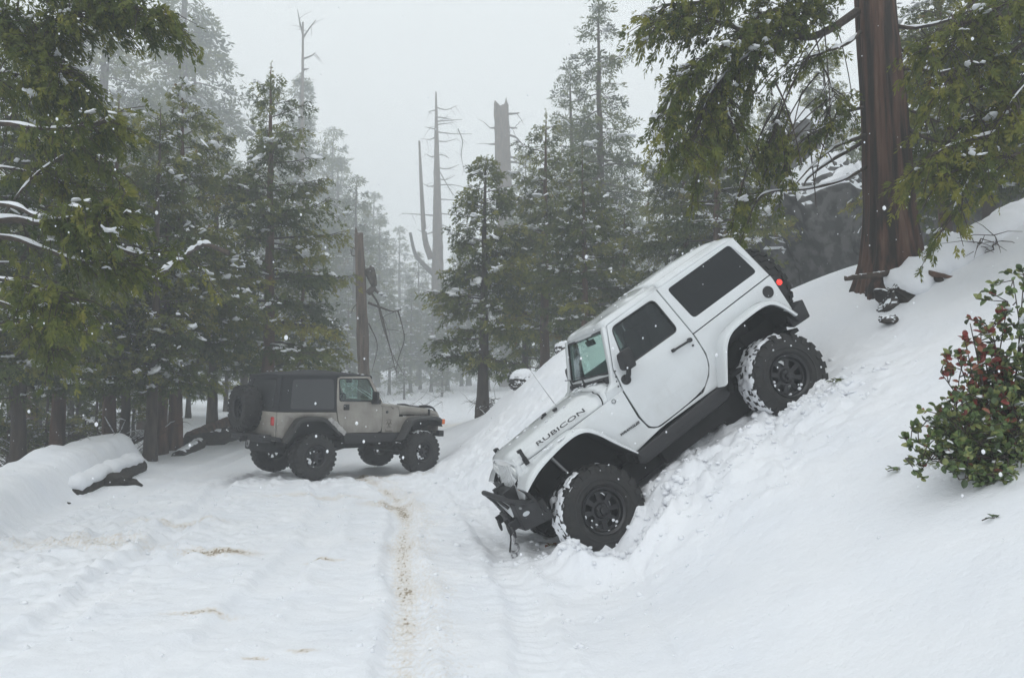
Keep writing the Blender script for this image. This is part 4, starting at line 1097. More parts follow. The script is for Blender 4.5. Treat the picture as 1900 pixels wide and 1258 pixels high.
for i in range(26):
    a = rg_.uniform(.2, 6.0); c0x = 2.424 if i % 2 else 0; r_ = rg_.uniform(.30, .43)
    blob(s3, (c0x + r_ * math.cos(a), -.925, r_ * math.sin(a)), rg_.uniform(.005, .014), i, sub=1, sq=(1, .4, 1))
tag(obj('lodged_snow', s3, M['snow'], jk, smooth=True, autosmooth=180), kind='stuff')
# ------------------------------------------------------------------ foliage materials
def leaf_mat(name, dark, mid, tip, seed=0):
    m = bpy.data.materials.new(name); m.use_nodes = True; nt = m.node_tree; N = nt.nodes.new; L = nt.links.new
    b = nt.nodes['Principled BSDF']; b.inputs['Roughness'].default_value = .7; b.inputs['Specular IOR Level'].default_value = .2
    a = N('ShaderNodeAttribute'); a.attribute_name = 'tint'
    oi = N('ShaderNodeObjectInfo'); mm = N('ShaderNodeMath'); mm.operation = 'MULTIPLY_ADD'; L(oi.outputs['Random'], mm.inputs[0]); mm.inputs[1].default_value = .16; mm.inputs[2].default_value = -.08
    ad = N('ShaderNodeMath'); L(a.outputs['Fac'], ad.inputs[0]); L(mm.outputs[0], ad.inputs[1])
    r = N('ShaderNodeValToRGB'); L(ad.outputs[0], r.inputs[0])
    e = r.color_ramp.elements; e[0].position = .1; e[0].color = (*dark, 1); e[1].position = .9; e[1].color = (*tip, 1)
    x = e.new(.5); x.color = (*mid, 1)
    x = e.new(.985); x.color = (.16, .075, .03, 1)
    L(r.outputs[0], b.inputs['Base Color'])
    tr = N('ShaderNodeBsdfTranslucent'); L(r.outputs[0], tr.inputs[0]); ms = N('ShaderNodeMixShader'); ms.inputs[0].default_value = .42
    L(b.outputs[0], ms.inputs[1]); L(tr.outputs[0], ms.inputs[2]); L(ms.outputs[0], nt.nodes['Material Output'].inputs[0])
    return m
M['leaf'] = leaf_mat('cedar_spray', (.046, .070, .022), (.122, .150, .034), (.262, .255, .052))
M['leaf2'] = leaf_mat('fir_needles', (.044, .066, .034), (.098, .126, .040), (.18, .19, .050))

# ------------------------------------------------------------------ foliage geometry
def unit(v): return v / np.maximum(np.linalg.norm(v, axis=-1, keepdims=True), 1e-9)
def sprays(P, D, S, rng, nl=7, fan=1.15, wid=.22, flat=.5, droop=.25):
    """fans of leaflets: P anchor (n,3), D direction (n,3), S length (n,)  -> verts, quads, n per spray"""
    n = len(P)
    D = unit(D)
    R = rng.normal(size=(n, 3)) * (1 - flat) + np.array([0, 0, 1.0]) * flat * rng.choice([-1, 1], n)[:, None]
    side = unit(np.cross(D, R)); nor = np.cross(side, D)
    u = np.linspace(.05, 1, nl)[None, :] + rng.normal(size=(n, nl)) * .05
    sg = np.where(np.arange(nl) % 2, 1, -1)[None, :]
    a = sg * (.25 + .65 * (1 - np.clip(u, 0, 1))) * fan + rng.normal(size=(n, nl)) * .15
    S = S * 1.25
    ln = S[:, None] * (.62 - .22 * u) * rng.uniform(.75, 1.25, (n, nl))
    dirs = D[:, None] * np.cos(a)[..., None] + side[:, None] * np.sin(a)[..., None] + nor[:, None] * rng.normal(size=(n, nl, 1)) * .22
    dirs[..., 2] -= droop * rng.uniform(0, 1, (n, nl)); dirs = unit(dirs)
    base = P[:, None] + D[:, None] * (S[:, None] * .72 * u)[..., None]
    base[..., 2] -= S[:, None] * .30 * u ** 2
    wv = unit(np.cross(dirs, nor[:, None] + rng.normal(size=(n, nl, 3)) * .5)) * (ln * wid)[..., None]
    V = np.stack([base, base + dirs * (ln * .55)[..., None] + wv, base + dirs * ln[..., None], base + dirs * (ln * .5)[..., None] - wv], 2).reshape(-1, 3)
    Q = np.arange(len(V)).reshape(-1, 4)
    return V, Q, nl
def tube_np(lines, radii, n=5):
    """many tubes at once; lines: list of (k,3), radii: list of (k,)"""
    VV = []; QQ = []; o = 0
    ang = np.arange(n) * 2 * np.pi / n; ca, sa = np.cos(ang), np.sin(ang)
    for p, r in zip(lines, radii):
        p = np.asarray(p); k = len(p)
        d = unit(np.gradient(p, axis=0)); up = np.array([.03, .05, 1.])
        a = np.cross(d, up); bad = np.linalg.norm(a, axis=1) < .15
        if bad.any(): a[bad] = np.cross(d[bad], [1, .1, 0])
        a = unit(a); b = np.cross(a, d)
        v = p[:, None] + a[:, None] * (ca[None, :, None] * r[:, None, None]) + b[:, None] * (sa[None, :, None] * r[:, None, None])
        VV.append(v.reshape(-1, 3))
        i = np.arange(k - 1)[:, None] * n; j = np.arange(n)[None, :]; j2 = (j + 1) % n
        QQ.append(np.stack([i + j, i + j2, i + n + j2, i + n + j], -1).reshape(-1, 4) + o); o += k * n
    return np.concatenate(VV), np.concatenate(QQ)
_ico = bmesh.new(); bmesh.ops.create_icosphere(_ico, subdivisions=2, radius=1)
_ico.verts.index_update()
ICOV = np.array([v.co[:] for v in _ico.verts]); ICOF = np.array([[v.index for v in f.verts] for f in _ico.faces]); _ico.free()
def snow_blobs(C, S, rng, stretch=None):
    """soft little loads of snow: centres (n,3), sizes (n,) """
    n = len(C)
    if n == 0: return np.zeros((0, 3)), np.zeros((0, 3), int)
    sc = np.stack([rng.uniform(.7, 1.5, n), rng.uniform(.7, 1.5, n), rng.uniform(.35, .6, n) if not stretch else rng.uniform(.7, 1.0, n)], 1) * S[:, None]
    ph = rng.uniform(0, 6.28, (n, 1)); v = ICOV[None] * (1 + .16 * np.sin(ICOV[None, :, 0] * 4 + ph) + .14 * np.sin(ICOV[None, :, 1] * 5 + ph * 2) + .05 * rng.normal(size=(n, len(ICOV))))[..., None]
    v = v.copy(); v[..., 2] = np.where(v[..., 2] < 0, v[..., 2] * (.8 if stretch else .45), v[..., 2])
    v = v * sc[:, None]
    th = rng.uniform(0, 6.28, n); c, s = np.cos(th)[:, None], np.sin(th)[:, None]
    x = v[..., 0] * c - v[..., 1] * s; y = v[..., 0] * s + v[..., 1] * c
    v = np.stack([x, y, v[..., 2]], -1)
    sl = rng.normal(size=(n, 2)) * (.1 if stretch else .35)
    v[..., 2] += v[..., 0] * sl[:, :1] + v[..., 1] * sl[:, 1:]
    v = v + C[:, None]
    f = ICOF[None] + (np.arange(n) * len(ICOV))[:, None, None]
    return v.reshape(-1, 3), f.reshape(-1, 3)
def snow_strips(lines, radii, rng):
    """ridges of snow lying along the top of limbs"""
    L2 = []; R2 = []
    for p, r in zip(lines, radii):
        p = np.asarray(p, float); r = np.asarray(r, float)
        k = len(p)
        t = np.linspace(0, 1, k)
        rr = r * .80 * (1 + .35 * np.sin(t * 23 + rng.uniform(0, 6))) * np.clip(np.minimum(t, 1 - t) * 9, .05, 1)
        q = p.copy(); q[:, 2] += r * .75
        L2.append(q); R2.append(rr + .004)
    return tube_np(L2, R2, 7)

class Tree: pass
def conifer(seed, H=9, cb=.18, R=2.0, nb=9, tr=.17, kind='cedar', leaf=.13, dens=1.0, snow=1.0, droop=.25, prof=None, lean=0, gap=.15, azi=None):
    """returns meshes of one tree: trunk, limbs, foliage, snow"""
    rng = np.random.default_rng(seed)
    T = Tree(); T.H = H
    # trunk
    k = 26; t = np.linspace(0, 1, k)
    cx = np.cumsum(rng.normal(size=k)) * .012 * H / 9; cy = np.cumsum(rng.normal(size=k)) * .012 * H / 9
    cx -= cx[0]; cy -= cy[0]
    tp = np.c_[cx + lean * t, cy, t * H - .5 * (t == 0)]
    trr = tr * ((1 - t) ** .85 * .97 + .03) * (1 + .55 * np.exp(-t * H / .35))
    T.trunk = tube_np([tp], [trr], 14)
    T.axis = tp
    nbt = int(nb * H)
    lines = []; rads = []; SP = []; SD = []; SS = []; ST = []
    SNC = []; SNS = []; strips = []; stripr = []
    hh = np.sort(rng.uniform(cb, .985, nbt) ** .92)
    az = rng.uniform(0, 6.28)
    for h in hh:
        az += 2.4 + rng.normal() * .5
        if azi is not None and rng.random() < .0: continue
        u = (h - cb) / (1 - cb)
        pr = (1 - u) ** .75 * (.55 + .45 * min(1, u * 5)) if prof is None else prof(u)
        L = R * pr * rng.uniform(.6, 1.15) + .10
        if rng.random() < gap: L *= rng.uniform(.3, .6)
        z0 = h * H
        bx = np.interp(h, t, tp[:, 0]); by = np.interp(h, t, tp[:, 1])
        d = np.array([math.cos(az), math.sin(az)])
        s = np.linspace(0, 1, 8)
        el = (.45 * u + .05) if kind == 'cedar' else .25 * u - .05
        zz = L * (el * s - (droop + .35 * (1 - u)) * s ** 2 * .9 + .22 * s ** 3 * (1.5 if kind == 'cedar' else .8))
        wob = np.cumsum(rng.normal(size=8)) * .02 * L
        p = np.c_[bx + d[0] * L * s - d[1] * wob, by + d[1] * L * s + d[0] * wob, z0 + zz]
        r0 = max(.008, .014 * L + .006)
        lines.append(p); rads.append(np.linspace(r0, .004, 8))
        if rng.random() < .15 * snow: strips.append(p[:6]); stripr.append(np.linspace(r0, .006, 6) * 1.1)
        # twigs
        cl = rng.normal() * .20
        nt_ = max(4, int(L * 9.5 * dens) + 3)
        for i in range(nt_):
            ss = (i + rng.random()) / nt_
            ss = .22 + .78 * ss if kind == 'cedar' else .12 + .88 * ss
            q = np.array([np.interp(ss, s, p[:, c]) for c in range(3)])
            sg = 1 if i % 2 else -1
            an = sg * rng.uniform(.5, 1.15); c_, s_ = math.cos(an), math.sin(an)
            tl = L * (.18 + .34 * (1 - ss)) * rng.uniform(.6, 1.2) + .10
            td = np.array([d[0] * c_ - d[1] * s_, d[0] * s_ + d[1] * c_, rng.normal() * .22 - .12])
            m_ = max(2, int(tl / leaf * 1.25))
            for j in range(m_):
                w_ = (j + .6) / m_
                SP.append(q + td * tl * w_ + np.array([0, 0, -.18 * tl * w_ ** 2]) + rng.normal(size=3) * leaf * .18)
                SD.append(td + rng.normal(size=3) * .45 + (np.array([0, 0, -.35]) if kind == 'cedar' else 0))
                SS.append(leaf * rng.uniform(.75, 1.3))
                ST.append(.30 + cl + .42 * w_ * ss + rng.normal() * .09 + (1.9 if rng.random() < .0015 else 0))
            if tl > .28: lines.append(np.array([q, q + td * tl * .55, q + td * tl + [0, 0, -.15 * tl]])); rads.append(np.array([.007, .005, .003]))
            if rng.random() < .13 * snow:
                SNC.append(q + td * tl * rng.uniform(.4, .95) + [0, 0, leaf * .35]); s0_ = (rng.uniform(.03, .075) if rng.random() < .8 else rng.uniform(.07, .12)) * (leaf / .13) ** .5; SNS.append(s0_)
                for _k in range(3): SNC.append(SNC[-1 - _k] + rng.normal(size=3) * [1.3, 1.3, .35] * s0_); SNS.append(s0_ * rng.uniform(.35, .85))
    # leader
    for j in range(10):
        SP.append(tp[-1] - [0, 0, .08 * j]); SD.append(np.array([rng.normal() * .7, rng.normal() * .7, 1])); SS.append(leaf * (.6 + .05 * j)); ST.append(.6)
    T.limbs = tube_np(lines, rads, 4)
    SP = np.array(SP); SD = np.array(SD); SS = np.array(SS); ST = np.array(ST)
    V, Q, nl = sprays(SP, SD, SS, rng, 9 if kind == 'cedar' else 7, wid=.20 if kind == 'cedar' else .16, fan=1.1 if kind == 'cedar' else 1.3, flat=.45)
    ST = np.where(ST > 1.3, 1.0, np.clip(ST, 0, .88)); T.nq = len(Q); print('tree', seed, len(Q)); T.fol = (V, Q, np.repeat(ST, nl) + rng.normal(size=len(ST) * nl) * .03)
    T.snow = snow_blobs(np.array(SNC).reshape(-1, 3), np.array(SNS), rng)
    T.strip = snow_strips(strips, stripr, rng) if strips else None
    return T
def join_tri_quad(tri, quad):
    V, Ft = tri
    if quad is None: return V, np.c_[Ft, Ft[:, 2:3]][:, :4] if len(Ft) else Ft
    V2, Q2 = quad
    return V, Ft, V2, Q2
def mesh_only(name, V, Fq, mat_, smooth=False, attr=None):
    o = fast_mesh(name, V, Fq, mat_, None, smooth, attr); me = o.data; bpy.data.objects.remove(o); return me
def tris_of(Q): return np.concatenate([Q[:, [0, 1, 2]], Q[:, [0, 2, 3]]])
def tree_meshes(T, bark='bark2', leafm='leaf'):
    R_ = {}
    R_['trunk'] = mesh_only('trunk', T.trunk[0], T.trunk[1], M[bark], True)
    R_['limbs'] = mesh_only('limbs', T.limbs[0], T.limbs[1], M['twig'], True)
    V, Q, ti = T.fol
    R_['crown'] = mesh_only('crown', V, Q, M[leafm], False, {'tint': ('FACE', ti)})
    SV, SF = T.snow
    if T.strip is not None:
        V2, Q2 = T.strip; SF = np.concatenate([SF, tris_of(Q2) + len(SV)]) if len(SV) else tris_of(Q2); SV = np.concatenate([SV, V2]) if len(SV) else V2
    if len(SV): R_['snow_load'] = mesh_only('snow_load', SV, SF, M['snow'], True)
    return R_
def place_tree(name, ms, x, y, label, cat='tree', group=None, s=1.0, rz=0, z=None, tilt=(0, 0), hs=1.0, nosnow=False):
    zz = gh(x, y) - .05 if z is None else z
    t = thing(name, label, cat, (x, y, zz), group, (tilt[0], tilt[1], rz)); t.scale = (s, s, s * hs)
    for nm, me in ms.items():
        if nosnow and nm == 'snow_load': continue
        o = link(nm, me, t)
        if nm in ('crown', 'limbs', 'snow_load'): o['kind'] = 'stuff'
    return t
# ------------------------------------------------------------------ tree prototypes
wide = lambda u: min(1, (1 - u) ** .8 * 1.1) * (.75 + .25 * min(1, u * 6))
P1 = tree_meshes(conifer(11, 9, .26, 2.2, 8.5, .17, 'cedar', .135, 1.0, 1.5, gap=.25, prof=wide), 'bark')
P2 = tree_meshes(conifer(12, 9, .16, 1.9, 8.5, .15, 'cedar', .135, 1.0, 1.2, gap=.25), 'bark2')
P3 = tree_meshes(conifer(13, 6.6, .17, 1.55, 13, .15, 'cedar', .13, 1.35, .8, gap=.22, prof=lambda u: (1 - u) ** .85 * (.7 + .3 * min(1, u * 4)) * 1.12), 'bark2')          # the small tree in the middle
P4 = tree_meshes(conifer(14, 14, .16, 3.0, 7, .24, 'fir', .22, .62, .5, droop=.3), 'bark2', 'leaf2')
P5 = tree_meshes(conifer(15, 12, .1, 2.4, 6, .2, 'fir', .26, .55, .7, droop=.35), 'bark2', 'leaf2')   # background
P6 = tree_meshes(conifer(16, 20, .25, 4.2, 4.5, .45, 'fir', .40, .42, .5, droop=.4), 'bark2', 'leaf2')  # tall, far
P7 = tree_meshes(conifer(17, 10, .22, 2.6, 7.6, .19, 'cedar', .14, 1.0, 1.2, gap=.25, prof=wide), 'bark')
def X(px, Y): return (px - 950) / F * Y
def tree_at(name, ms, px, Y, Hwant, Hproto, label, **k):
    x = X(px, Y * (cp + 0)); z = gh(x, Y) - .08
    return place_tree(name, ms, x, Y, label, s=k.pop('s', Hwant / Hproto), z=z, **k)
def topH(px, py, Y):     # height above the ground at which a treetop is seen at py
    return at(px, py, Y).z - gh(X(px, Y), Y)
# left wood
G_L = 'cedars in the wood left of the road'
tree_at('cedar_tree', P1, 325, 19.5, topH(340, 110, 19.5), 9, 'thick-trunked green cedar with snowy limbs beside the leaning pale log', rz=.3, s=1.05)
tree_at('cedar_tree', P2, 281, 17.4, topH(300, 240, 17.4), 9, 'cedar with a slim bare lower trunk at the end of the snowy verge', rz=1.7, s=.9)
tree_at('cedar_tree', P7, 302, 18.8, 7.2, 10, 'thinnest cedar trunk between the two thicker trunks by the verge', rz=4.1, s=.72)
tree_at('cedar_tree', P2, 396, 25.0, topH(400, 160, 25), 9, 'cedar rising straight above the fallen log behind the tan car', rz=2.9, s=1.15)
tree_at('cedar_tree', P7, 500, 22.5, topH(522, 62, 22.5), 10, 'tall pointed cedar right above the roof of the tan car', rz=5.2, s=1.12)
tree_at('cedar_tree', P1, 560, 27, topH(560, 320, 27), 9, 'cedar with snow dotted crown at the edge of the fog gap', rz=2.2, s=.82)
tree_at('cedar_tree', P7, 205, 19, 9.0, 10, 'dark cedar with a stout trunk just behind the snowy verge', rz=.9)
tree_at('cedar_tree', P2, 232, 21, 8.0, 9, 'dark slender cedar behind the snowy verge', rz=.2)
tree_at('cedar_tree', P1, 112, 17, 8.4, 9, 'shaded cedar with trunk low behind the left snow verge', rz=5.5, s=.95)
tree_at('cedar_tree', P2, 40, 15.5, 8.8, 9, 'shaded cedar at the left edge of the wood', rz=3.3)
tree_at('cedar_tree', P7, -40, 14, 9.5, 10, 'dense cedar half cut off by the left edge of the photo', rz=1.3)
tree_at('cedar_tree', P2, 150, 26, 10.5, 9, 'shadowy cedar deep in the left wood', rz=1.1, s=1.2)
tree_at('cedar_tree', P1, 60, 24, 10.5, 9, 'shadowy broad cedar deep in the left wood', rz=2.6, s=1.2)
tree_at('cedar_tree', P7, 270, 30, 12, 10, 'far cedar glimpsed between the trunks of the left wood', rz=3.6, s=1.2)
tree_at('cedar_tree', P2, 450, 33, 11, 9, 'far cedar behind the tan car and its fallen log', rz=.5, s=1.2)
# hazy tall trees upper left
tree_at('fir_tree', P6, 322, 75, 30, 20, 'giant hazy conifer trunk towering behind the left wood', rz=.4, s=2.3)
tree_at('fir_tree', P6, 352, 82, 27, 20, 'second hazy tall conifer close to the giant trunk', rz=2.4, s=2.0)
tree_at('fir_tree', P6, 545, 95, 24, 20, 'pale foggy conifer with open layered branches above the tan car', rz=4.4, s=1.95)
tree_at('fir_tree', P6, 625, 110, 24, 20, 'palest tall conifer at the left side of the fog gap', rz=1.4, s=1.65)
tree_at('fir_tree', P6, 180, 64, 24, 20, 'tall hazy conifer behind the upper left branches', rz=3.4, s=1.9)
# centre
tree_at('cedar_tree', P3, 897, 24, topH(895, 285, 24), 6.6, 'small shapely cedar standing alone on the snow crest in the middle', rz=.6, s=topH(895, 285, 24) / 6.6)
tree_at('cedar_tree', P7, 1008, 27, topH(1012, 200, 27), 10, 'slender cedar just right of the small middle cedar', rz=2.0, s=topH(1012, 200, 27) / 10)
tree_at('fir_tree', P4, 1116, 37, topH(1115, -15, 37), 14, 'tallest dark fir with pointed top above the white car hood', cat='tree', rz=.2, s=topH(1115, -15, 37) / 14)
tree_at('fir_tree', P4, 1062, 46, topH(1062, 115, 46), 14, 'fir with lower top leaning against the tallest fir', rz=2.5, s=topH(1062, 115, 46) / 14)
tree_at('cedar_tree', P3, 975, 31, topH(960, 380, 31), 6.6, 'bushy young cedar behind the small middle cedar', rz=3.1, s=1.1)
tree_at('cedar_tree', P1, 1160, 25, 8.5, 9, 'low cedar directly behind the roof front of the white car', rz=1.9, s=.62)
tree_at('cedar_tree', P7, 1338, 21, topH(1340, 130, 21), 10, 'yellow-green cedar rising behind the roof of the white car', rz=.4, s=topH(1340, 130, 21) / 10)
tree_at('cedar_tree', P2, 1240, 27, 10, 9, 'cedar in the gap between the white car roof and the tallest fir', rz=3.4, s=.80)
tree_at('cedar_tree', P2, 1440, 27, 8.5, 9, 'dim cedar in front of the grey cliff', rz=1.0, s=.95)
tree_at('cedar_tree', P7, 1085, 22, 6.2, 10, 'low cedar behind the rock left of the windscreen', rz=4.0, s=.66)
tree_at('cedar_tree', P7, 1760, 17, 8.5, 10, 'dark cedar in the shade right of the big trunk', rz=1.2, s=.85)
tree_at('cedar_tree', P2, 1850, 15, 7.5, 9, 'dark cedar behind the hanging sprays above the snowy ledge', rz=2.2, s=.9)
tree_at('cedar_tree', P1, 1945, 14, 8.5, 9, 'dark cedar cut off by the upper right corner', rz=.3, s=.95)
tree_at('cedar_tree', P2, 1545, 30, 10, 9, 'dim cedar rising behind the grey rock pillar', rz=4.2, s=1.2)
tree_at('cedar_tree', P7, 1280, 24, 8, 10, 'dark cedar behind the hard top of the white car', rz=5.0, s=.86)
for i_, (px_, Y__, s__, lb_) in enumerate([(20, 27, .62, 'shadowy young cedar deep at the far left'), (75, 30, .6, 'young cedar in the dark gap left of the stout trunk'), (135, 25, .5, 'shadowy young cedar right behind the snowy verge'), (190, 33, .62, 'dim young cedar past the stout trunk'), (235, 31, .55, 'dim bushy cedar seen between the verge trunks'), (350, 34, .6, 'dim young cedar above the brown fallen log'), (420, 38, .62, 'dim young cedar behind the spare wheel of the tan car'), (290, 38, .66, 'small dim cedar beyond the thin trunk')]):
    tree_at('young_cedar', P3, px_, Y__, 0, 6.6, lb_, s=s__ * 1.25, rz=i_ * .9)
# far foggy wood
rng = np.random.default_rng(5)
LB = ['foggy conifer in the distant wood left of the fog gap', 'foggy conifer in the distant wood behind the tan car', 'foggy conifer in the distant wood behind the middle cedar', 'foggy conifer in the distant wood behind the tallest fir', 'foggy conifer behind the cliff on the right']
n_ = 0
for i in range(34):
    px = -60 + 2050 * ((i * .618034) % 1)
    Y = 62 + 60 * rng.random()
    if 560 < px < 930: Y = 125 + 90 * rng.random()
    Hh = rng.uniform(22, 34) if 600 < px < 900 else rng.uniform(17, 27)
    lb = LB[0] if px < 420 else LB[1] if px < 780 else LB[2] if px < 1020 else LB[3] if px < 1300 else LB[4]
    gp = lb.replace('foggy conifer', 'foggy conifers')
    pr_, hp_ = ((P5, 12) if i % 3 else (P4, 14))
    tree_at('fir_tree', pr_, px, Y, Hh, hp_, lb, group=gp, rz=rng.uniform(0, 6.28), s=Hh / hp_)
for (px, Y, Hh) in [(655, 80, 23), (700, 105, 23), (722, 84, 11), (775, 110, 19), (830, 90, 14), (870, 100, 20), (590, 72, 18), (740, 140, 28), (645, 70, 10), (800, 88, 11), (690, 130, 32), (610, 120, 40), (850, 130, 24), (762, 88, 12), (905, 84, 16), (750, 75, 6.5), (820, 78, 7), (780, 95, 12), (680, 92, 14), (856, 100, 13)]:
    tree_at('fir_tree', P5, px, Y, Hh, 12, 'foggy conifer in the distant wood at the foot of the fog gap', group='foggy conifers at the foot of the fog gap', rz=px * .7, s=Hh / 12)

_by = {}
for o_ in list(COL.objects):
    if o_.parent is None and o_.get('group', '').startswith('foggy conifers'): _by.setdefault(o_['label'], []).append(o_)
_ord = ['leftmost', 'second', 'third', 'fourth', 'fifth', 'sixth', 'seventh', 'eighth', 'ninth', 'tenth', 'eleventh', 'twelfth', 'thirteenth', 'fourteenth', 'fifteenth'] + ['%dth' % q for q in range(16, 60)]
for lb_, l_ in _by.items():
    l_.sort(key=lambda q: q.location.x / q.location.y)
    for i_, o_ in enumerate(l_): o_['label'] = lb_ + (', leftmost of them' if i_ == 0 else ', ' + _ord[i_] + ' from left')
# ------------------------------------------------------------------ snags
def rough_trunk(pts, r, n=20, seed=0, amp=.10, jag=0, ridges=7, rows=40):
    P = smooth_path(pts, max(2, rows // max(1, len(pts) - 1)))
    k = len(P); rr = np.interp(np.linspace(0, 1, k), np.linspace(0, 1, len(r)), r)
    m = MB(); vs = []; fs = []
    for i, p in enumerate(P):
        for j in range(n):
            a = 2 * math.pi * j / n
            q = 1 + amp * mnoise.noise(Vector((math.cos(a) * ridges * .5, math.sin(a) * ridges * .5, p.z * .6 + seed))) * 2 + amp * .6 * mnoise.noise(Vector((math.cos(a) * ridges * 1.3, math.sin(a) * ridges * 1.3, p.z * 2.2 + seed)))
            z = p.z
            if jag and i >= k - 3: z += jag * (mnoise.noise(Vector((math.cos(a) * 2.2, math.sin(a) * 2.2, seed + 3))) * 1.4 + .6 * mnoise.noise(Vector((math.cos(a) * 7, math.sin(a) * 7, seed)))) * (1 - (k - 1 - i) / 3)
            vs.append((p.x + math.cos(a) * rr[i] * q, p.y + math.sin(a) * rr[i] * q, z))
    for i in range(k - 1):
        for j in range(n): fs.append((i * n + j, i * n + (j + 1) % n, (i + 1) * n + (j + 1) % n, (i + 1) * n + j))
    fs.append(tuple((k - 1) * n + j for j in range(n)))
    return m.add(vs, fs)
def px_line(pl, Y, dy=0):
    return [at(a, b, Y + (c if len(q) > 2 else 0)) for q in pl for a, b, c in [(q[0], q[1], q[2] if len(q) > 2 else 0)]]
def dead_limb(name, pts, r0, parent_mw, parent, mat_, r1=.3, n=7, twigs=0, seed=0):
    rng_ = np.random.default_rng(seed)
    P = smooth_path(pts, 5); k = len(P)
    m = MB().tube([parent_mw @ p for p in P], list(np.linspace(r0, r0 * r1, k)), n)
    for i in range(twigs):
        a = P[int(k * rng_.uniform(.3, .95))]; L = rng_.uniform(.3, .9) * r0 * 22
        d = Vector((rng_.normal(), rng_.normal() * .5, rng_.normal() * .7 - .5)).normalized()
        m.tube([parent_mw @ q for q in (a, a + d * L * .5 + Vector((0, 0, .03)), a + d * L + Vector((0, 0, -.1 * L)))], [r0 * .28, r0 * .2, r0 * .08], 4)
    return obj(name, m, mat_, parent, smooth=True)
def snag(px, py_top, Y, width_px, label, drift=(0, 0), jag=.3, seed=1, taper=.8, basepx=None):
    x0 = X(basepx or px, Y); zb = gh(x0, Y) - .2
    top = at(px, py_top, Y); r = width_px / F * Y / 2
    t = thing('dead_tree', label, 'dead tree', (x0, Y, zb))
    inv = Matrix.Translation((-x0, -Y, -zb))
    h = top.z - zb
    pts = [(0, 0, 0), ((top.x - x0) * .3, 0, h * .33), ((top.x - x0) * .65, .0, h * .66), (top.x - x0, 0, h)]
    tr_ = rough_trunk(pts, [r * 1.25, r, r * (1 + taper) / 2, r * taper], 22, seed, .13, jag, 6, 48)
    obj('trunk', tr_, M['snag'], t, smooth=True, autosmooth=40)
    return t, inv
t, inv = snag(666, 433, 31, 22, 'broken reddish snag with hooked dead limb behind the tan car', jag=.25, seed=2, taper=.72, basepx=680)
Y_ = 31
dead_limb('hooked_limb', px_line([(682, 545), (694, 530), (690, 500), (686, 498)], Y_), .13, inv, t, M['deadwood'], .8, 9)
dead_limb('hooked_limb', px_line([(680, 500), (688, 520), (698, 540), (716, 552)], Y_), .14, inv, t, M['deadwood'], .12, 9)
for q in (([(683, 562), (710, 572), (730, 578), (745, 574)], .06, 2), ([(690, 545), (704, 570), (722, 640), (735, 690)], .05, 4), ([(738, 576), (745, 600), (750, 630), (738, 670), (735, 700)], .035, 3), ([(700, 560), (712, 610), (730, 660), (752, 700)], .03, 4),
          ([(684, 600), (700, 640), (690, 690)], .03, 3), ([(672, 470), (655, 475), (650, 462)], .04, 0), ([(672, 560), (658, 568), (652, 580)], .035, 1), ([(668, 470), (655, 460), (653, 470)], .04, 0)):
    dead_limb('dead_limb', px_line(q[0], Y_), q[1], inv, t, M['deadwood'], .3, 6, q[2], int(q[0][0][1]))
sn_ = MB()
for a in ((690, 498), (706, 548), (714, 552), (738, 576)):
    p = inv @ at(a[0], a[1] - 3, Y_); blob(sn_, p, .09, a[0], sq=(1.2, 1, .5))
obj('snow_load', sn_, M['snow'], t, smooth=True, autosmooth=180)
# tall pale dead tree with a forked stem
t, inv = snag(809, 172, 104, 24, 'tall pale dead tree with forked stem and bare side limbs', jag=.2, seed=5, taper=.12, basepx=815)
t.children[0].data.materials[0] = M['snag']
Y_ = 104
fk = px_line([(800, 480), (788, 440), (782, 350), (778, 262)], Y_)
obj('fork', MB().tube([inv @ q for q in smooth_path(fk, 6)], list(np.linspace(.50, .14, 19)), 10), M['snag'], t, smooth=True)
dead_limb('dead_limb', px_line([(806, 510), (785, 490), (770, 470), (761, 432)], Y_), .38, inv, t, M['deadwood'], .5, 8)
for i, (sx_, yy, ln_) in enumerate([(1, 200, 40), (1, 218, 30), (1, 232, 34), (1, 245, 68), (1, 262, 40), (1, 290, 26), (1, 310, 45), (-1, 205, 14), (-1, 240, 20), (-1, 255, 18), (-1, 290, 16), (1, 345, 60), (1, 330, 38), (1, 370, 55), (-1, 400, 60), (1, 395, 75), (-1, 345, 22), (1, 420, 30), (-1, 430, 30), (1, 218, 20), (1, 226, 50)]):
    x0_ = 809 - (yy - 172) * .015
    dead_limb('dead_limb', px_line([(x0_, yy), (x0_ + sx_ * ln_ * .5, yy + 4 - 3 * (i % 3)), (x0_ + sx_ * ln_, yy - 4 + 8 * (i % 2))], Y_), .10, inv, t, M['deadwood'], .3, 5, 2, i)
dead_limb('dead_limb', px_line([(850, 240), (858, 262), (856, 290), (862, 320)], Y_), .09, inv, t, M['deadwood'], .3, 5, 7, 3)
dead_limb('dead_limb', px_line([(806, 300), (822, 330), (840, 360), (852, 370)], Y_), .09, inv, t, M['deadwood'], .3, 5, 7, 33)
# thick snag broken off square
t, inv = snag(930, 196, 92, 34, 'thick grey broken-off snag standing behind the middle cedar', jag=1.7, seed=9, taper=.78, basepx=948)
Y_ = 92
for i, (x0_, y0_, dx_, dy_) in enumerate([(944, 212, 20, -2), (944, 238, 16, 0), (945, 250, 24, 18), (946, 290, 26, 18), (948, 300, 30, 10), (922, 238, -14, 0), (922, 268, -16, 0), (950, 330, 14, 4), (951, 345, 20, 2)]):
    dead_limb('dead_limb', px_line([(x0_ - (6 if dx_ > 0 else -6), y0_), (x0_ + dx_ * .5, y0_ + dy_ * .3), (x0_ + dx_, y0_ + dy_)], Y_), .16, inv, t, M['deadwood'], .35, 6, 1, i)
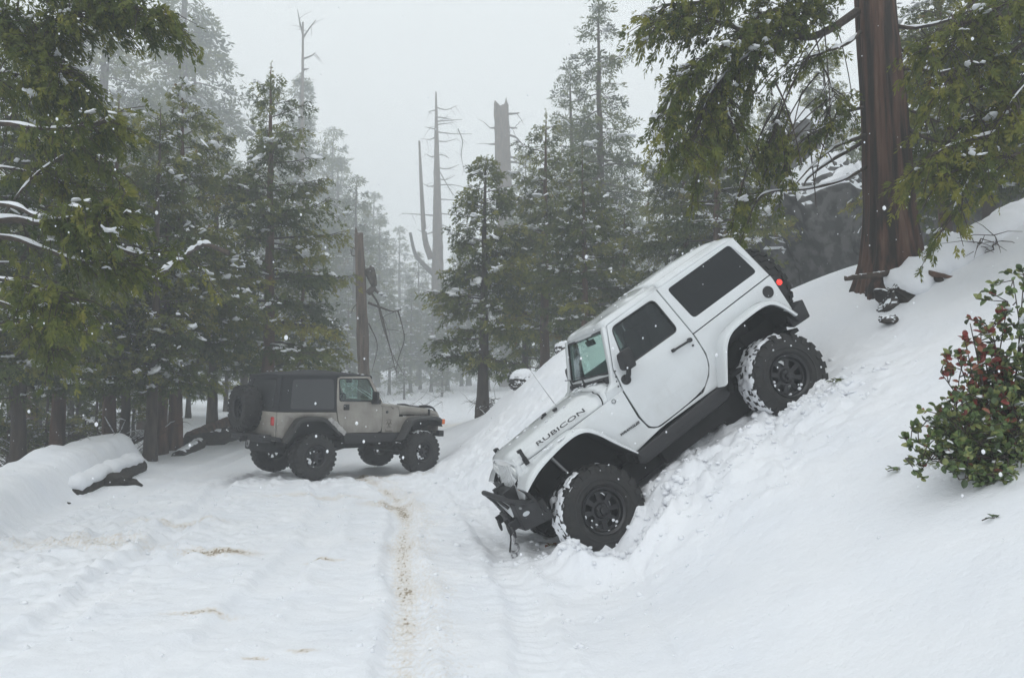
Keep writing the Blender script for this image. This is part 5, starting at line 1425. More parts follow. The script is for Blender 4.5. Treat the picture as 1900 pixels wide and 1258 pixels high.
# bare-topped tree upper left
t, inv = snag(562, 42, 88, 11, 'foggy dead treetop with forked bare tip above the left wood', jag=0, seed=12, taper=.3, basepx=560)
for q in ([(563, 70), (556, 40), (552, 18)], [(563, 70), (575, 52), (586, 38)], [(563, 110), (578, 104), (585, 98)], [(562, 130), (574, 128)], [(562, 150), (552, 146)]):
    dead_limb('dead_limb', px_line(q, 88), .12, inv, t, M['deadwood'], .3, 5, 3, q[0][1])
# ------------------------------------------------------------------ big cedar on the bank
def hero_limbs(parent, inv, limbs, seed, leaf=.095, snow=1.0, name='limb', twig=1.0, wood='bark2', tint=.5, leafm='leaf'):
    """limbs: (world points, r0, first foliage position 0..1 or None, foliage amount)"""
    rng = np.random.default_rng(seed)
    SP = []; SD = []; SS = []; ST = []; tw = []; twr = []; strips = []; stripr = []; SNC = []; SNS = []
    for pts, r0, f0, amt in limbs:
        P = smooth_path(pts, 6); k = len(P)
        Pn = np.array([p[:] for p in P]); rr = np.linspace(r0, max(.006, r0 * .25), k)
        m = MB().tube([inv @ p for p in P], list(rr), 8)
        o = obj(name, m, M[wood], parent, smooth=True)
        if r0 > .012 and rng.random() < .8 * snow:
            a = int(rng.integers(0, max(1, k // 4))); strips.append(Pn[a:int(k * .85)]); stripr.append(rr[a:int(k * .85)])
        Ltot = sum((P[i + 1] - P[i]).length for i in range(k - 1))
        if f0 is None: continue
        n = max(3, int(Ltot * 13 * amt))
        for i in range(n):
            s = f0 + (1 - f0) * (i + rng.random()) / n
            x = s * (k - 1); i0 = min(int(x), k - 2); q = Pn[i0] * (1 - x + i0) + Pn[i0 + 1] * (x - i0)
            d = Pn[i0 + 1] - Pn[i0]; d /= np.linalg.norm(d)
            a = rng.uniform(0, 6.28)
            side = np.cross(d, [0, 0, 1.]); side /= np.linalg.norm(side) + 1e-6
            td = d * rng.uniform(.2, .8) + side * rng.choice([-1, 1]) * rng.uniform(.4, 1) + np.array([0, 0, rng.uniform(-.75, .25)])
            td /= np.linalg.norm(td)
            tl = rng.uniform(.22, .62) * twig
            line = np.array([q, q + td * tl * .5 + [0, 0, .02], q + td * tl + [0, 0, -.12 * tl]])
            tw.append(line); twr.append(np.array([.007, .005, .003]))
            mm = max(2, int(tl / leaf * 1.5))
            cl = rng.normal() * .14
            for j in range(mm):
                w_ = (j + .7) / mm
                if w_ < .25: continue
                SP.append(q + td * tl * w_ + [0, 0, -.12 * tl * w_ ** 2] + rng.normal(size=3) * leaf * .3)
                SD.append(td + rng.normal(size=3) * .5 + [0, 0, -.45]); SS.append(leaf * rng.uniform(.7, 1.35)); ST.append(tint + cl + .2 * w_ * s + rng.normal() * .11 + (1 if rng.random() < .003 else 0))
            if rng.random() < .09 * snow:
                s0_ = rng.uniform(.02, .05); SNC.append(q + td * tl * .7 + [0, 0, .03]); SNS.append(s0_)
                for _k in range(3): SNC.append(SNC[-1 - _k] + rng.normal(size=3) * [1.4, 1.4, .3] * s0_); SNS.append(s0_ * rng.uniform(.35, .85))
    iv = np.array([inv.translation[:]])
    if SP:
        V, Q, nl = sprays(np.array(SP), np.array(SD), np.array(SS), rng, 12, wid=.17, fan=.95, flat=.35)
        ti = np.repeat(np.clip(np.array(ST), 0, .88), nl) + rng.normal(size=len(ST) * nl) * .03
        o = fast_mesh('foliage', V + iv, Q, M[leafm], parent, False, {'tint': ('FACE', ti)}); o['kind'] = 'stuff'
        V, Q = tube_np(tw, twr, 4); o = fast_mesh('twigs', V + iv, Q, M['twig'], parent, True); o['kind'] = 'stuff'
    if strips or SNC:
        V = np.zeros((0, 3)); Ft = np.zeros((0, 3), int)
        if strips:
            V, Q = snow_strips(strips, stripr, rng); Ft = tris_of(Q)
        if SNC:
            v2, f2 = snow_blobs(np.array(SNC), np.array(SNS), rng); Ft = np.concatenate([Ft, f2 + len(V)]); V = np.concatenate([V, v2])
        o = fast_mesh('snow_load', V + iv, Ft, M['snow'], parent, True); o['kind'] = 'stuff'
def PL(pl, Y=None): return [at(q[0], q[1], q[2] if len(q) > 2 else Y) for q in pl]

bx, by = X(1657, 10.0), 10.0
bz = gh(bx, by) - .45
big = thing('cedar_tree', 'big reddish-brown cedar trunk standing on top of the snowy bank', 'tree', (bx, by, bz))
invB = Matrix.Translation((-bx, -by, -bz))
axis = [invB @ q for q in (at(1660, 560, 10.0), at(1655, 480, 10.0), at(1650, 380, 10.02), at(1640, 200, 10.05), at(1623, 0, 10.1), at(1610, -250, 10.2), at(1600, -600, 10.3))]
axis[0].z = -.1
wpx = [146, 108, 92, 84, 74, 60, 34]
P = smooth_path(axis, 34); k = len(P); rr = np.interp(np.arange(k), np.arange(7) * 34, np.array(wpx) / 2 / F * 10)
n = 150; A_ = np.arange(n) * 2 * np.pi / n
vs = np.zeros((k, n, 3))
for i, p in enumerate(P):
    z = p.z
    for j in range(n):
        a = A_[j] + .12 * z * .3
        c, s = math.cos(a), math.sin(a)
        f = mnoise.noise(Vector((c * 5.2, s * 5.2, z * .35)))
        g = mnoise.noise(Vector((c * 12, s * 12, z * .9 + 7)))
        h_ = mnoise.noise(Vector((c * 26, s * 26, z * 2.5 + 3)))
        lob = mnoise.noise(Vector((c * 1.1, s * 1.1, z * .25 + 20)))
        flare_ = math.exp(-max(z - .3, 0) / .35) * .16 * (1 + mnoise.noise(Vector((c * 2.2, s * 2.2, 2))) * 2)
        q = 1 + .09 * lob + flare_ - .10 * max(0, .25 - abs(f)) * 3.0 * .8 + .045 * g + .025 * h_
        vs[i, j] = (p.x + c * rr[i] * q, p.y + s * rr[i] * q, z)
ii = (np.arange(k - 1)[:, None] * n + np.arange(n)[None]).ravel(); jj = (np.arange(k - 1)[:, None] * n + (np.arange(n)[None] + 1) % n).ravel()
M['bigbark'] = mat('fibrous_cedar_bark', (.085, .044, .030), .9, var=1, vscale=6, col2=(.02, .015, .012), bump=1, bscale=26, stretch=(1.8, 1.8, .10), detail=8)
_r = [q for q in M['bigbark'].node_tree.nodes if q.type == 'VALTORGB'][0].color_ramp; _r.elements[0].position = .42; _r.elements[1].position = .56; _e = _r.elements.new(.70); _e.color = (.14, .085, .06, 1)
fast_mesh('trunk', vs.reshape(-1, 3), np.c_[ii, jj, jj + n, ii + n], M['bigbark'], big, True)
LB_ = [
 (PL([(1590, 22, 10), (1545, 52, 9.7), (1500, 70, 9.5), (1455, 62, 9.3), (1400, 66, 9.1), (1330, 95, 8.9), (1262, 150, 8.8)]), .058, .45, 2.2),
 (PL([(1400, 66, 9.1), (1330, 40, 9.0), (1270, 30, 8.9), (1215, 42, 8.8)]), .03, .1, 3.2),
 (PL([(1455, 62, 9.3), (1380, 110, 9.2), (1320, 170, 9.1), (1290, 260, 9.0)]), .028, .25, 3.0),
 (PL([(1500, 70, 9.5), (1470, 20, 9.4), (1440, -40, 9.3)]), .03, .2, 1.4),
 (PL([(1350, 90, 9.0), (1290, 120, 8.9), (1240, 200, 8.8), (1235, 270, 8.8)]), .022, .1, 3.4),
 (PL([(1596, 60, 10), (1570, 82, 9.7), (1520, 100, 9.5), (1490, 110, 9.4)]), .03, .5, 1.0),
 (PL([(1590, -30, 10), (1500, -60, 9.6), (1400, -40, 9.3), (1320, 0, 9.1), (1230, 10, 9.0)]), .05, .3, 2.8),
 (PL([(1600, 200, 10), (1560, 212, 9.8), (1530, 235, 9.7), (1500, 250, 9.6)]), .022, .3, 1.9),
 (PL([(1605, 252, 10), (1555, 270, 9.7), (1515, 300, 9.6), (1478, 340, 9.5)]), .028, None, 0),
 (PL([(1605, 262, 10.2), (1540, 300, 10.6), (1500, 330, 10.8), (1490, 350, 11)]), .03, None, 0),
 (PL([(1608, 310, 10), (1560, 335, 9.8), (1500, 350, 9.7), (1430, 356, 9.6), (1405, 372, 9.6), (1385, 420, 9.6)]), .024, .55, .5),
 (PL([(1600, -20, 10), (1550, 0, 9.7), (1490, 25, 9.5), (1430, 20, 9.3), (1380, 50, 9.2)]), .026, .3, 2.6),
 (PL([(1500, -60, 9.6), (1470, 0, 9.5), (1430, 60, 9.4), (1400, 130, 9.3)]), .018, .2, 2.4),
 (PL([(1560, -80, 9.8), (1530, -20, 9.7), (1490, 40, 9.6)]), .018, .2, 2.2),
 (PL([(1380, 60, 9.2), (1360, 130, 9.2), (1350, 200, 9.1), (1370, 250, 9.1)]), .014, .1, 2.4),
 (PL([(1520, 105, 9.5), (1545, 170, 9.6), (1535, 215, 9.6)]), .014, .3, 1.6),
 (PL([(1655, 48, 10), (1700, 52, 9.8), (1760, 38, 9.6), (1800, 20, 9.5)]), .030, .55, 1.3),
 (PL([(1655, 128, 10), (1700, 127, 9.8), (1745, 135, 9.7), (1800, 118, 9.6)]), .040, .7, 1.3),
 (PL([(1660, 85, 10), (1690, 105, 9.9), (1720, 125, 9.8)]), .022, None, 0),
 (PL([(1665, 192, 10), (1700, 210, 9.8), (1745, 228, 9.7), (1780, 240, 9.6)]), .022, .7, 1),
 (PL([(1668, 232, 10), (1700, 248, 9.8), (1735, 262, 9.7), (1770, 262, 9.6)]), .034, .8, 1),
]
rng = np.random.default_rng(31)
for i in range(34):      # thin drooping bare branchlets
    a = rng.uniform(1350, 1575); b = rng.uniform(40, 250); Y0 = rng.uniform(9.2, 10)
    dx = rng.uniform(-110, -30) if i % 4 else rng.uniform(10, 50); dy = rng.uniform(60, 170)
    LB_.append((PL([(a, b, Y0), (a + dx * .35, b + dy * .25, Y0), (a + dx * .75, b + dy * .65, Y0), (a + dx, b + dy, Y0)]), rng.uniform(.006, .012), .75 if i % 2 else None, .7))
for i in range(12):
    a = rng.uniform(1675, 1760); b = rng.uniform(40, 240); dy = rng.uniform(60, 140)
    LB_.append((PL([(a, b, 9.8), (a + 15, b + dy * .4, 9.8), (a + rng.uniform(-20, 50), b + dy, 9.8)]), rng.uniform(.006, .010), .7 if i % 2 else None, .6))
hero_limbs(big, invB, LB_, 41, .082, .8, tint=.46)

# near cedar reaching in from the right
rx, ry = 6.9, 8.3; rz_ = gh(rx, ry) - .3
rt = thing('cedar_tree', 'yellow-green cedar sprays hanging in from the right edge above the bank', 'tree', (rx, ry, rz_))
invR = Matrix.Translation((-rx, -ry, -rz_))
obj('trunk', rough_trunk([(0, 0, 0), (.05, 0, 3), (0, 0, 6), (0, 0, 9)], [.30, .25, .2, .12], 24, 4, .12, 0, 7, 60), M['bark'], rt, smooth=True, autosmooth=60)
LR = []
for pl in ([(2060, -120, 8.3), (1950, -20, 8.2), (1850, 40, 8.1), (1760, 45, 8.0), (1720, 90, 8)],
           [(2060, 0, 8.3), (1940, 60, 8.2), (1850, 110, 8.1), (1780, 130, 8.0), (1745, 165, 8.0)],
           [(2060, 60, 8.3), (1960, 130, 8.4), (1880, 190, 8.5), (1800, 220, 8.5), (1765, 260, 8.5)],
           [(2060, 120, 8.3), (1960, 200, 8.1), (1870, 240, 7.9), (1790, 262, 7.9), (1745, 280, 7.9), (1728, 295, 7.9)],
           [(2060, 170, 8.3), (1960, 250, 8.2), (1890, 285, 8.1), (1820, 300, 8.0), (1770, 318, 8.0), (1745, 330, 8)],
           [(1830, 270, 8.0), (1800, 330, 8.0), (1775, 375, 8.0), (1765, 408, 8.0)],
           [(2060, -200, 8.3), (1980, -80, 8.0), (1900, -10, 7.9), (1840, 20, 7.8)],
           [(2060, 30, 8.3), (1980, 100, 8.0), (1900, 160, 7.8), (1850, 230, 7.8)],
           [(2060, 90, 8.3), (1980, 200, 8.6), (1920, 270, 8.8), (1860, 290, 8.8)]):
    LR.append((PL(pl), .030 if len(pl) > 4 else .014, .38 if len(pl) > 4 else .35, 1.1))
for i in range(10):
    a = rng.uniform(1760, 1930); b = rng.uniform(-20, 250)
    LR.append((PL([(a, b, 8.2), (a - rng.uniform(-10, 50), b + 40, 8.1), (a - rng.uniform(-20, 80), b + rng.uniform(60, 110), 8.0)]), .010, .2, 1.5))
hero_limbs(rt, invR, LR, 42, .082, .7, tint=.50)

# near cedar reaching in from the left
lx, ly = -8.1, 8.6; lz = gh(lx, ly) - .3
lt = thing('cedar_tree', 'near cedar reaching in from the left edge with thick snow-lined limbs', 'tree', (lx, ly, lz))
invL = Matrix.Translation((-lx, -ly, -lz))
obj('trunk', rough_trunk([(0, 0, 0), (.05, 0, 3), (0, 0, 6), (.1, 0, 10)], [.34, .28, .22, .12], 24, 8, .12, 0, 7, 60), M['bark'], lt, smooth=True, autosmooth=60)
LL = []
for pl, r, f, am in (([(-420, 470, 8.6), (-200, 440, 8.6), (0, 408, 8.6), (75, 414, 8.6), (150, 402, 8.6), (215, 388, 8.7)], .050, .62, .8),
    ([(-420, 450, 8.6), (-200, 400, 8.5), (0, 380, 8.4), (60, 398, 8.4), (115, 408, 8.4), (200, 400, 8.4)], .034, .6, .8),
    ([(-420, 480, 8.6), (-200, 450, 8.7), (0, 440, 8.8), (80, 462, 8.9), (140, 483, 9), (205, 490, 9.1), (235, 486, 9.2)], .036, .6, .8),
    ([(-420, 300, 8.6), (-200, 240, 8.6), (0, 230, 8.6), (80, 240, 8.6), (160, 234, 8.6), (200, 225, 8.7)], .034, .5, 1.0),
    ([(-420, 520, 8.6), (-200, 510, 8.6), (0, 517, 8.6), (70, 535, 8.6), (145, 556, 8.6)], .022, .5, 1.0),
    ([(-420, 180, 8.6), (-200, 130, 8.4), (0, 135, 8.3), (70, 150, 8.3), (120, 160, 8.3)], .034, .35, 1.8),
    ([(-420, 100, 8.6), (-200, 60, 8.3), (0, 55, 8.2), (80, 45, 8.1), (150, 20, 8.0), (215, 5, 8)], .034, .40, 2.2),
    ([(-420, 60, 8.6), (-200, 0, 8.3), (-20, 10, 8.2), (60, 80, 8.1), (120, 130, 8.0)], .030, .45, 2.2),
    ([(-420, -20, 8.6), (-200, -60, 8.3), (0, -40, 8.2), (120, -20, 8.1), (240, 10, 8.0), (300, 25, 8)], .034, .4, 1.8),
    ([(-420, 700, 8.6), (-200, 640, 8.8), (0, 600, 9), (40, 598, 9.0), (88, 606, 9.1), (95, 570, 9.1)], .022, .6, .7),
    ([(-420, 620, 8.6), (-200, 560, 9.0), (0, 560, 9.2), (60, 610, 9.3), (100, 650, 9.3)], .018, .3, 1.2),
    ([(150, 402, 8.6), (190, 440, 8.7), (240, 468, 8.8), (290, 472, 9), (350, 478, 9)], .018, .4, .6),
    ([(0, 408, 8.6), (60, 330, 8.6), (130, 280, 8.6), (180, 250, 8.7)], .014, .3, 1.2),
    ([(-420, 250, 8.6), (-200, 300, 8.8), (0, 310, 9), (90, 330, 9), (170, 350, 9)], .022, .45, 1.2)):
    if len(LL) < 5: pl = [(q[0], q[1], q[2] - (.9 if q[0] > -300 else 0)) for q in pl]
    LL.append((PL(pl), r, f, am))
for i in range(12):
    a = rng.uniform(-30, 200); b = rng.uniform(-20, 560); dx = rng.uniform(-20, 90); dy = rng.uniform(20, 120)
    LL.append((PL([(a, b, 8.9), (a + dx * .5, b + dy * .35, 8.9), (a + dx, b + dy, 8.9)]), rng.uniform(.006, .011), .3, 1.2))
hero_limbs(lt, invL, LL, 43, .085, 1.0, tint=.36)
# heavy snow-covered limb hanging in front of the left cedars
sx0, sy0 = X(365, 15), 15
sb = thing('broken_branch', 'crooked branch thickly covered with snow hanging in the left cedars', 'branch', at(385, 455, 15)[:])
iv_ = Matrix.Translation(-at(385, 455, 15))
Pb = smooth_path([iv_ @ q for q in PL([(425, 470, 15), (385, 455, 15), (362, 462, 15), (330, 485, 14.9), (282, 520, 14.8)])], 6)
obj('wood', MB().tube(Pb, list(np.linspace(.05, .025, len(Pb))), 8), M['bark2'], sb, smooth=True)
obj('snow_load', MB().tube([p + Vector((0, 0, .05)) for p in Pb[5:]], [(.045 + .02 * math.sin(i * 1.7) + .01 * math.sin(i * .6)) * min(1, .4 + i * .3, .3 + (len(Pb) - 6 - i) * .3) for i in range(len(Pb) - 5)], 10), M['snow'], sb, smooth=True)

# ------------------------------------------------------------------ rocks
def rock_mat(name, c1, c2, snow_lo=.42):
    m = mat(name, c1, .95, var=1, vscale=3.2, col2=c2, bump=1, bscale=6, detail=14)
    nt = m.node_tree; rr_ = [q for q in nt.nodes if q.type == 'VALTORGB'][0]; rr_.color_ramp.elements[0].position = .45; rr_.color_ramp.elements[1].position = .58
    N = nt.nodes.new; L = nt.links.new; b = nt.nodes['Principled BSDF']
    src = b.inputs['Base Color'].links[0].from_socket
    g = N('ShaderNodeNewGeometry'); sp_ = N('ShaderNodeSeparateXYZ'); L(g.outputs['True Normal'], sp_.inputs[0])
    n = N('ShaderNodeTexNoise'); n.inputs['Scale'].default_value = 2.5; n.inputs['Detail'].default_value = 6
    tc = N('ShaderNodeTexCoord'); L(tc.outputs['Object'], n.inputs['Vector'])
    a = N('ShaderNodeMath'); a.operation = 'MULTIPLY_ADD'; L(n.outputs[0], a.inputs[0]); a.inputs[1].default_value = .9; L(sp_.outputs[2], a.inputs[2])
    r = N('ShaderNodeValToRGB'); r.color_ramp.elements[0].position = min(.95, snow_lo + .45); r.color_ramp.elements[1].position = min(.99, snow_lo + .5)
    L(a.outputs[0], r.inputs[0])
    x = N('ShaderNodeMix'); x.data_type = 'RGBA'; L(r.outputs[0], x.inputs[0]); L(src, x.inputs[6]); x.inputs[7].default_value = (.84, .87, .91, 1)
    L(x.outputs[2], b.inputs['Base Color'])
    return m
M['rock'] = rock_mat('granite', (.12, .118, .115), (.045, .044, .043), .38)
M['rockd'] = rock_mat('dark_rock', (.06, .052, .046), (.025, .022, .02), .40)
def rock(name, label, c, dims, seed, mat_, sub=5, rough=.35, rotz=0, cat='rock', cap=0, tilt=0, boxy=.62):
    bm = bmesh.new(); bmesh.ops.create_icosphere(bm, subdivisions=sub, radius=1)
    for v in bm.verts:
        p = v.co.copy()
        q = Vector([math.copysign(abs(a) ** boxy, a) for a in p])
        n1 = mnoise.noise(p * 1.2 + Vector((seed, 0, 0))) + .35 * mnoise.noise(p * 3.3 + Vector((seed, 0, 4))) + .18 * mnoise.noise(p * 8 + Vector((seed, 0, 4))); n2 = mnoise.ridged_multi_fractal(p * 1.6 + Vector((0, seed, 0)), .9, 2.2, 5, 1, 2)
        cell = mnoise.cell(p * 2.1 + Vector((seed, seed, 0)))
        v.co = q * (1 + rough * n1 + rough * .16 * (n2 - 1) + rough * .16 * cell)
    me = bpy.data.meshes.new('rock_body')
    for v in bm.verts: v.co = Vector((v.co.x * dims[0], v.co.y * dims[1], v.co.z * dims[2]))
    bm.to_mesh(me)
    t = thing(name, label, cat, c, rot=(0, tilt, rotz))
    me.materials.append(mat_); me.polygons.foreach_set('use_smooth', [True] * len(me.polygons))
    link('body', me, t)
    if cap:
        bm.normal_update()
        for v in bm.verts:
            k_ = clamp((v.normal.z - .30) * 3)
            n1 = mnoise.noise(v.co * 1.9 + Vector((seed, 2, 0)))
            v.co = v.co + Vector((0, 0, (cap * (1 + .6 * n1)) * k_ - .06 * (1 - k_))) - v.co * (.05 * (1 - k_))
        dl = [f for f in bm.faces if f.normal.z < -.1]
        bmesh.ops.delete(bm, geom=dl, context='FACES')
        m2 = bpy.data.meshes.new('snow_cap'); bm.to_mesh(m2); m2.materials.append(M['snow']); m2.polygons.foreach_set('use_smooth', [True] * len(m2.polygons)); link('snow_cap', m2, t)
    bm.free(); return t
def rk(px, py, Y, wpx, hpx, label, seed, **k):
    c = at(px, py, Y); s_ = Y / F / 2
    return rock(k.pop('name', 'rock'), label, c[:], (wpx * s_, wpx * s_ * k.pop('depth', .8), hpx * s_), seed, k.pop('mat_', M['rock']), **k)
rk(1482, 380, 25, 105, 330, 'tall grey rock pillar with snow cap left of the big trunk', 3, cap=.30, name='cliff_rock', cat='cliff', rough=.22)
rk(1555, 440, 23, 190, 270, 'grey cliff face with sloping snowy ledge behind the big trunk', 7, cap=.18, name='cliff_rock', cat='cliff', tilt=rad(-28), rough=.22)
rk(1420, 500, 24, 150, 170, 'low dark boulder behind the spare wheel of the white car', 11, cap=.05, name='cliff_rock', cat='cliff', rough=.25)
rk(1700, 395, 22, 230, 240, 'broad snow-topped grey rock right of the big trunk', 15, cap=.35, name='cliff_rock', cat='cliff', tilt=rad(8), rough=.2)
rk(1850, 400, 20, 260, 240, 'dark grey rock face behind the hanging cedar sprays', 19, cap=.2, name='cliff_rock', cat='cliff', rough=.2)
rk(1335, 455, 25, 60, 70, 'small snow-dusted rock above the roof of the white car', 23, cap=.12, name='cliff_rock', cat='cliff')
rk(974, 710, 18.2, 56, 38, 'brown rounded boulder with snow cap on the crest left of the windscreen', 27, cap=.07, boxy=.95, mat_=M['rockd'], name='boulder', cat='boulder', rough=.2)
rk(1044, 655, 16.2, 26, 30, 'small dark rock half hidden behind the windscreen pillar', 31, cap=.05, mat_=M['rockd'], name='boulder', cat='boulder')
rk(1049, 690, 15.6, 22, 22, 'small snow-capped rock just under the larger one by the windscreen', 33, cap=.08, mat_=M['rockd'], name='boulder', cat='boulder')
# dark rocks showing under the left verge
rk(200, 893, 13.1, 100, 34, 'largest dark rock showing under the snowy left verge', 40, mat_=M['soil'], sub=4, depth=.55, rough=.4, boxy=.85)
rk(104, 934, 11.2, 44, 12, 'thin dark stone sliver at the foot of the left verge', 49, mat_=M['soil'], sub=4, depth=.55, rough=.4, boxy=.85)
rk(1762, 500, 9.3, 44, 16, 'dark root lump half buried in the middle of the snowy log', 77, mat_=M['soil'], name='earth_clod', cat='earth', rough=.6, depth=.6, sub=4)
rk(1812, 474, 9.4, 36, 14, 'dark knot showing through the upper part of the snowy log', 79, mat_=M['soil'], name='earth_clod', cat='earth', rough=.6, depth=.6, sub=4)
rk(1650, 592, 8.7, 32, 16, 'small lone dark stone on the slope below the snowy log', 61, mat_=M['rockd'], sub=3)

# ------------------------------------------------------------------ logs
def log(name, label, P0, P1, r0, r1, snow_r=0, seed=0, mat_=None, bend=0, sub_off=.0, cat='log', n=16):
    c = (P0 + P1) / 2
    t = thing(name, label, cat, c[:]); a = P0 - c; b = P1 - c
    up = Vector((0, 0, 1)); side = (b - a).cross(up).normalized()
    pts = [a.lerp(b, s) + up * bend * math.sin(math.pi * s) + side * bend * .6 * math.sin(s * 5) for s in np.linspace(0, 1, 7)]
    P = smooth_path(pts, 6); k = len(P)
    m = MB().tube(P, [r0 + (r1 - r0) * i / (k - 1) for i in range(k)], n)
    m.v = [tuple(Vector(v) * 1 + Vector((0, 0, 1)) * .16 * r0 * mnoise.noise(Vector(v) * 5 / max(r0 * 4, .3) + Vector((seed, 0, 0)))) for v in m.v]
    obj('wood', m, mat_ or M['bark2'], t, smooth=True, autosmooth=50)
    if snow_r:
        m2 = MB().tube([p + up * (r0 * .55 + sub_off) for p in P], [max(.01, snow_r * (1 + .45 * mnoise.noise(Vector((i * .35, seed, 0)))) * min(1, .35 + i * .4, .35 + (k - 1 - i) * .4)) for i in range(k)], n, flat=.8)
        m2.v = [tuple(Vector(v) + Vector((0, 0, 1)) * .3 * snow_r * mnoise.noise(Vector(v) * 3 + Vector((0, seed, 0)))) for v in m2.v]
        obj('snow_load', m2, M['snow'], t, smooth=True, autosmooth=180)
    return t
log('fallen_log', 'snow-buried log with dark broken end at the foot of the big cedar', at(1662, 568, 9.15), at(1950, 405, 10.0), .20, .17, .30, 3, M['soil'], .03, .06)
rk(1668, 556, 9.2, 70, 52, 'dark clod of earth and roots under the end of the snowy log', 71, mat_=M['rockd'], name='earth_clod', cat='earth', rough=.5, depth=.6)
rk(1700, 540, 9.3, 40, 34, 'smaller dark clod of earth under the snowy log', 74, mat_=M['rockd'], name='earth_clod', cat='earth', rough=.5, depth=.6)
log('stick', 'dark broken stick across the foot of the big cedar trunk', at(1567, 517, 9.4), at(1652, 507, 9.3), .030, .038, .022, 5, cat='stick', n=8)
log('stick', 'reddish-brown split stick poking out of the snowy log', at(1722, 507, 9.0), at(1797, 521, 8.9), .036, .012, 0, 6, M['bark'], cat='stick', n=8)
log('stick', 'short dark stub of wood under the reddish stick', at(1730, 510, 9.05), at(1752, 527, 8.95), .05, .03, 0, 9, M['soil'], cat='stick', n=8)
log('fallen_log', 'brown fallen log behind the rear of the tan car', at(352, 812, 21), at(452, 770, 24), .17, .14, .0, 11, M['bark'], .0)
log('fallen_log', 'dark mossy log below the brown one behind the tan car', at(345, 826, 20.6), at(455, 800, 22), .22, .2, .12, 12, M['soil'], .0)
log('fallen_log', 'snow-covered log leaning between the left cedar trunks', at(238, 822, 20), at(335, 776, 23), .10, .08, .10, 13, M['bark2'], .0)
log('fallen_log', 'low snowy log end at the foot of the thick cedar trunk', at(330, 850, 18.4), at(372, 822, 20), .16, .15, .10, 14, M['soil'], .0)

log('rock_ledge', 'long low dark earth edge exposed under the snowy left verge', at(128, 922, 11.7), at(258, 866, 15.4), .12, .17, .15, 23, M['soil'], .03, .10, cat='ledge')
# ------------------------------------------------------------------ bare brush under the left wood
def brush(x, y, label, seed, h=1.6, n=26, w=1.2, mat_='twig', cat='bush', snow=.5, name='bare_bush', z=None):
    rng_ = np.random.default_rng(seed); zz = (gh(x, y) if z is None else z)
    t = thing(name, label, cat, (x, y, zz - .05))
    L = []; R_ = []; st = []; sr = []
    for i in range(n):
        a = rng_.uniform(0, 6.28); l = h * rng_.uniform(.5, 1.1)
        o = np.array([rng_.normal() * w * .2, rng_.normal() * w * .2, 0])
        d = np.array([math.cos(a) * w / h * .8, math.sin(a) * w / h * .8, 1.]); d /= np.linalg.norm(d)
        p = np.array([o + d * l * s + np.array([math.cos(a), math.sin(a), -.35]) * (s ** 2) * l * .35 + rng_.normal(size=3) * .03 for s in np.linspace(0, 1, 6)])
        L.append(p); R_.append(np.linspace(.014, .004, 6))
        if rng_.random() < snow: st.append(p[2:]); sr.append(np.full(4, .012))
        for k_ in range(5):
            q = p[rng_.integers(2, 6)]; dd = rng_.normal(size=3) * [1, 1, .5]; dd /= np.linalg.norm(dd); ll = rng_.uniform(.15, .5)
            L.append(np.array([q, q + dd * ll * .5, q + dd * ll + [0, 0, -.05]])); R_.append(np.array([.006, .004, .002]))
            if rng_.random() < snow * .4: st.append(L[-1]); sr.append(np.full(3, .009))
    V, Q = tube_np(L, R_, 4); o = fast_mesh('stems', V, Q, M[mat_], t, True); o['kind'] = 'stuff'
    if st:
        V, Q = snow_strips(st, sr, rng_); o = fast_mesh('snow_load', V, Q, M['snow'], t, True); o['kind'] = 'stuff'
    return t
for i, (px, Y, lb) in enumerate([(60, 16.5, 'tangle of bare snowy twigs behind the left end of the verge'), (130, 18.5, 'bare twiggy bush behind the middle of the left verge'), (10, 15, 'bare twigs at the left edge of the photo above the verge'), (215, 18, 'dark bare bush between the trunks behind the verge'), (170, 20, 'dim thicket of bare stems deep behind the verge')]):
    brush(X(px, Y), Y, lb, 80 + i, 1.5, 26, 1.5, snow=.08)
for i, (px, Y, s_, lb) in enumerate([(90, 19, .36, 'young low cedar in the dark behind the verge'), (20, 17, .42, 'young bushy cedar at the far left behind the verge'), (180, 23, .40, 'young cedar deep between the left trunks'), (250, 27, .38, 'small snowy cedar seen past the slim trunks'), (-30, 20, .5, 'young cedar filling the left edge of the wood'), (130, 30, .5, 'small far cedar in the gloom of the left wood')]):
    tree_at('young_cedar', P2, px, Y, 0, 9, lb, s=s_, rz=i * 1.1)
brush(X(912, 23), 23, 'leafless little shrub at the foot of the small middle cedar', 95, .6, 14, .6, snow=.2)
brush(X(745, 30), 30, 'grey dead bush behind the hood of the tan car', 96, 2.2, 22, 1.6, snow=.5)
brush(at(1815, 470, 9.3).x, 9.3, 'few thin bare twigs sticking out of the snowy log', 97, .30, 6, .3, snow=.1)

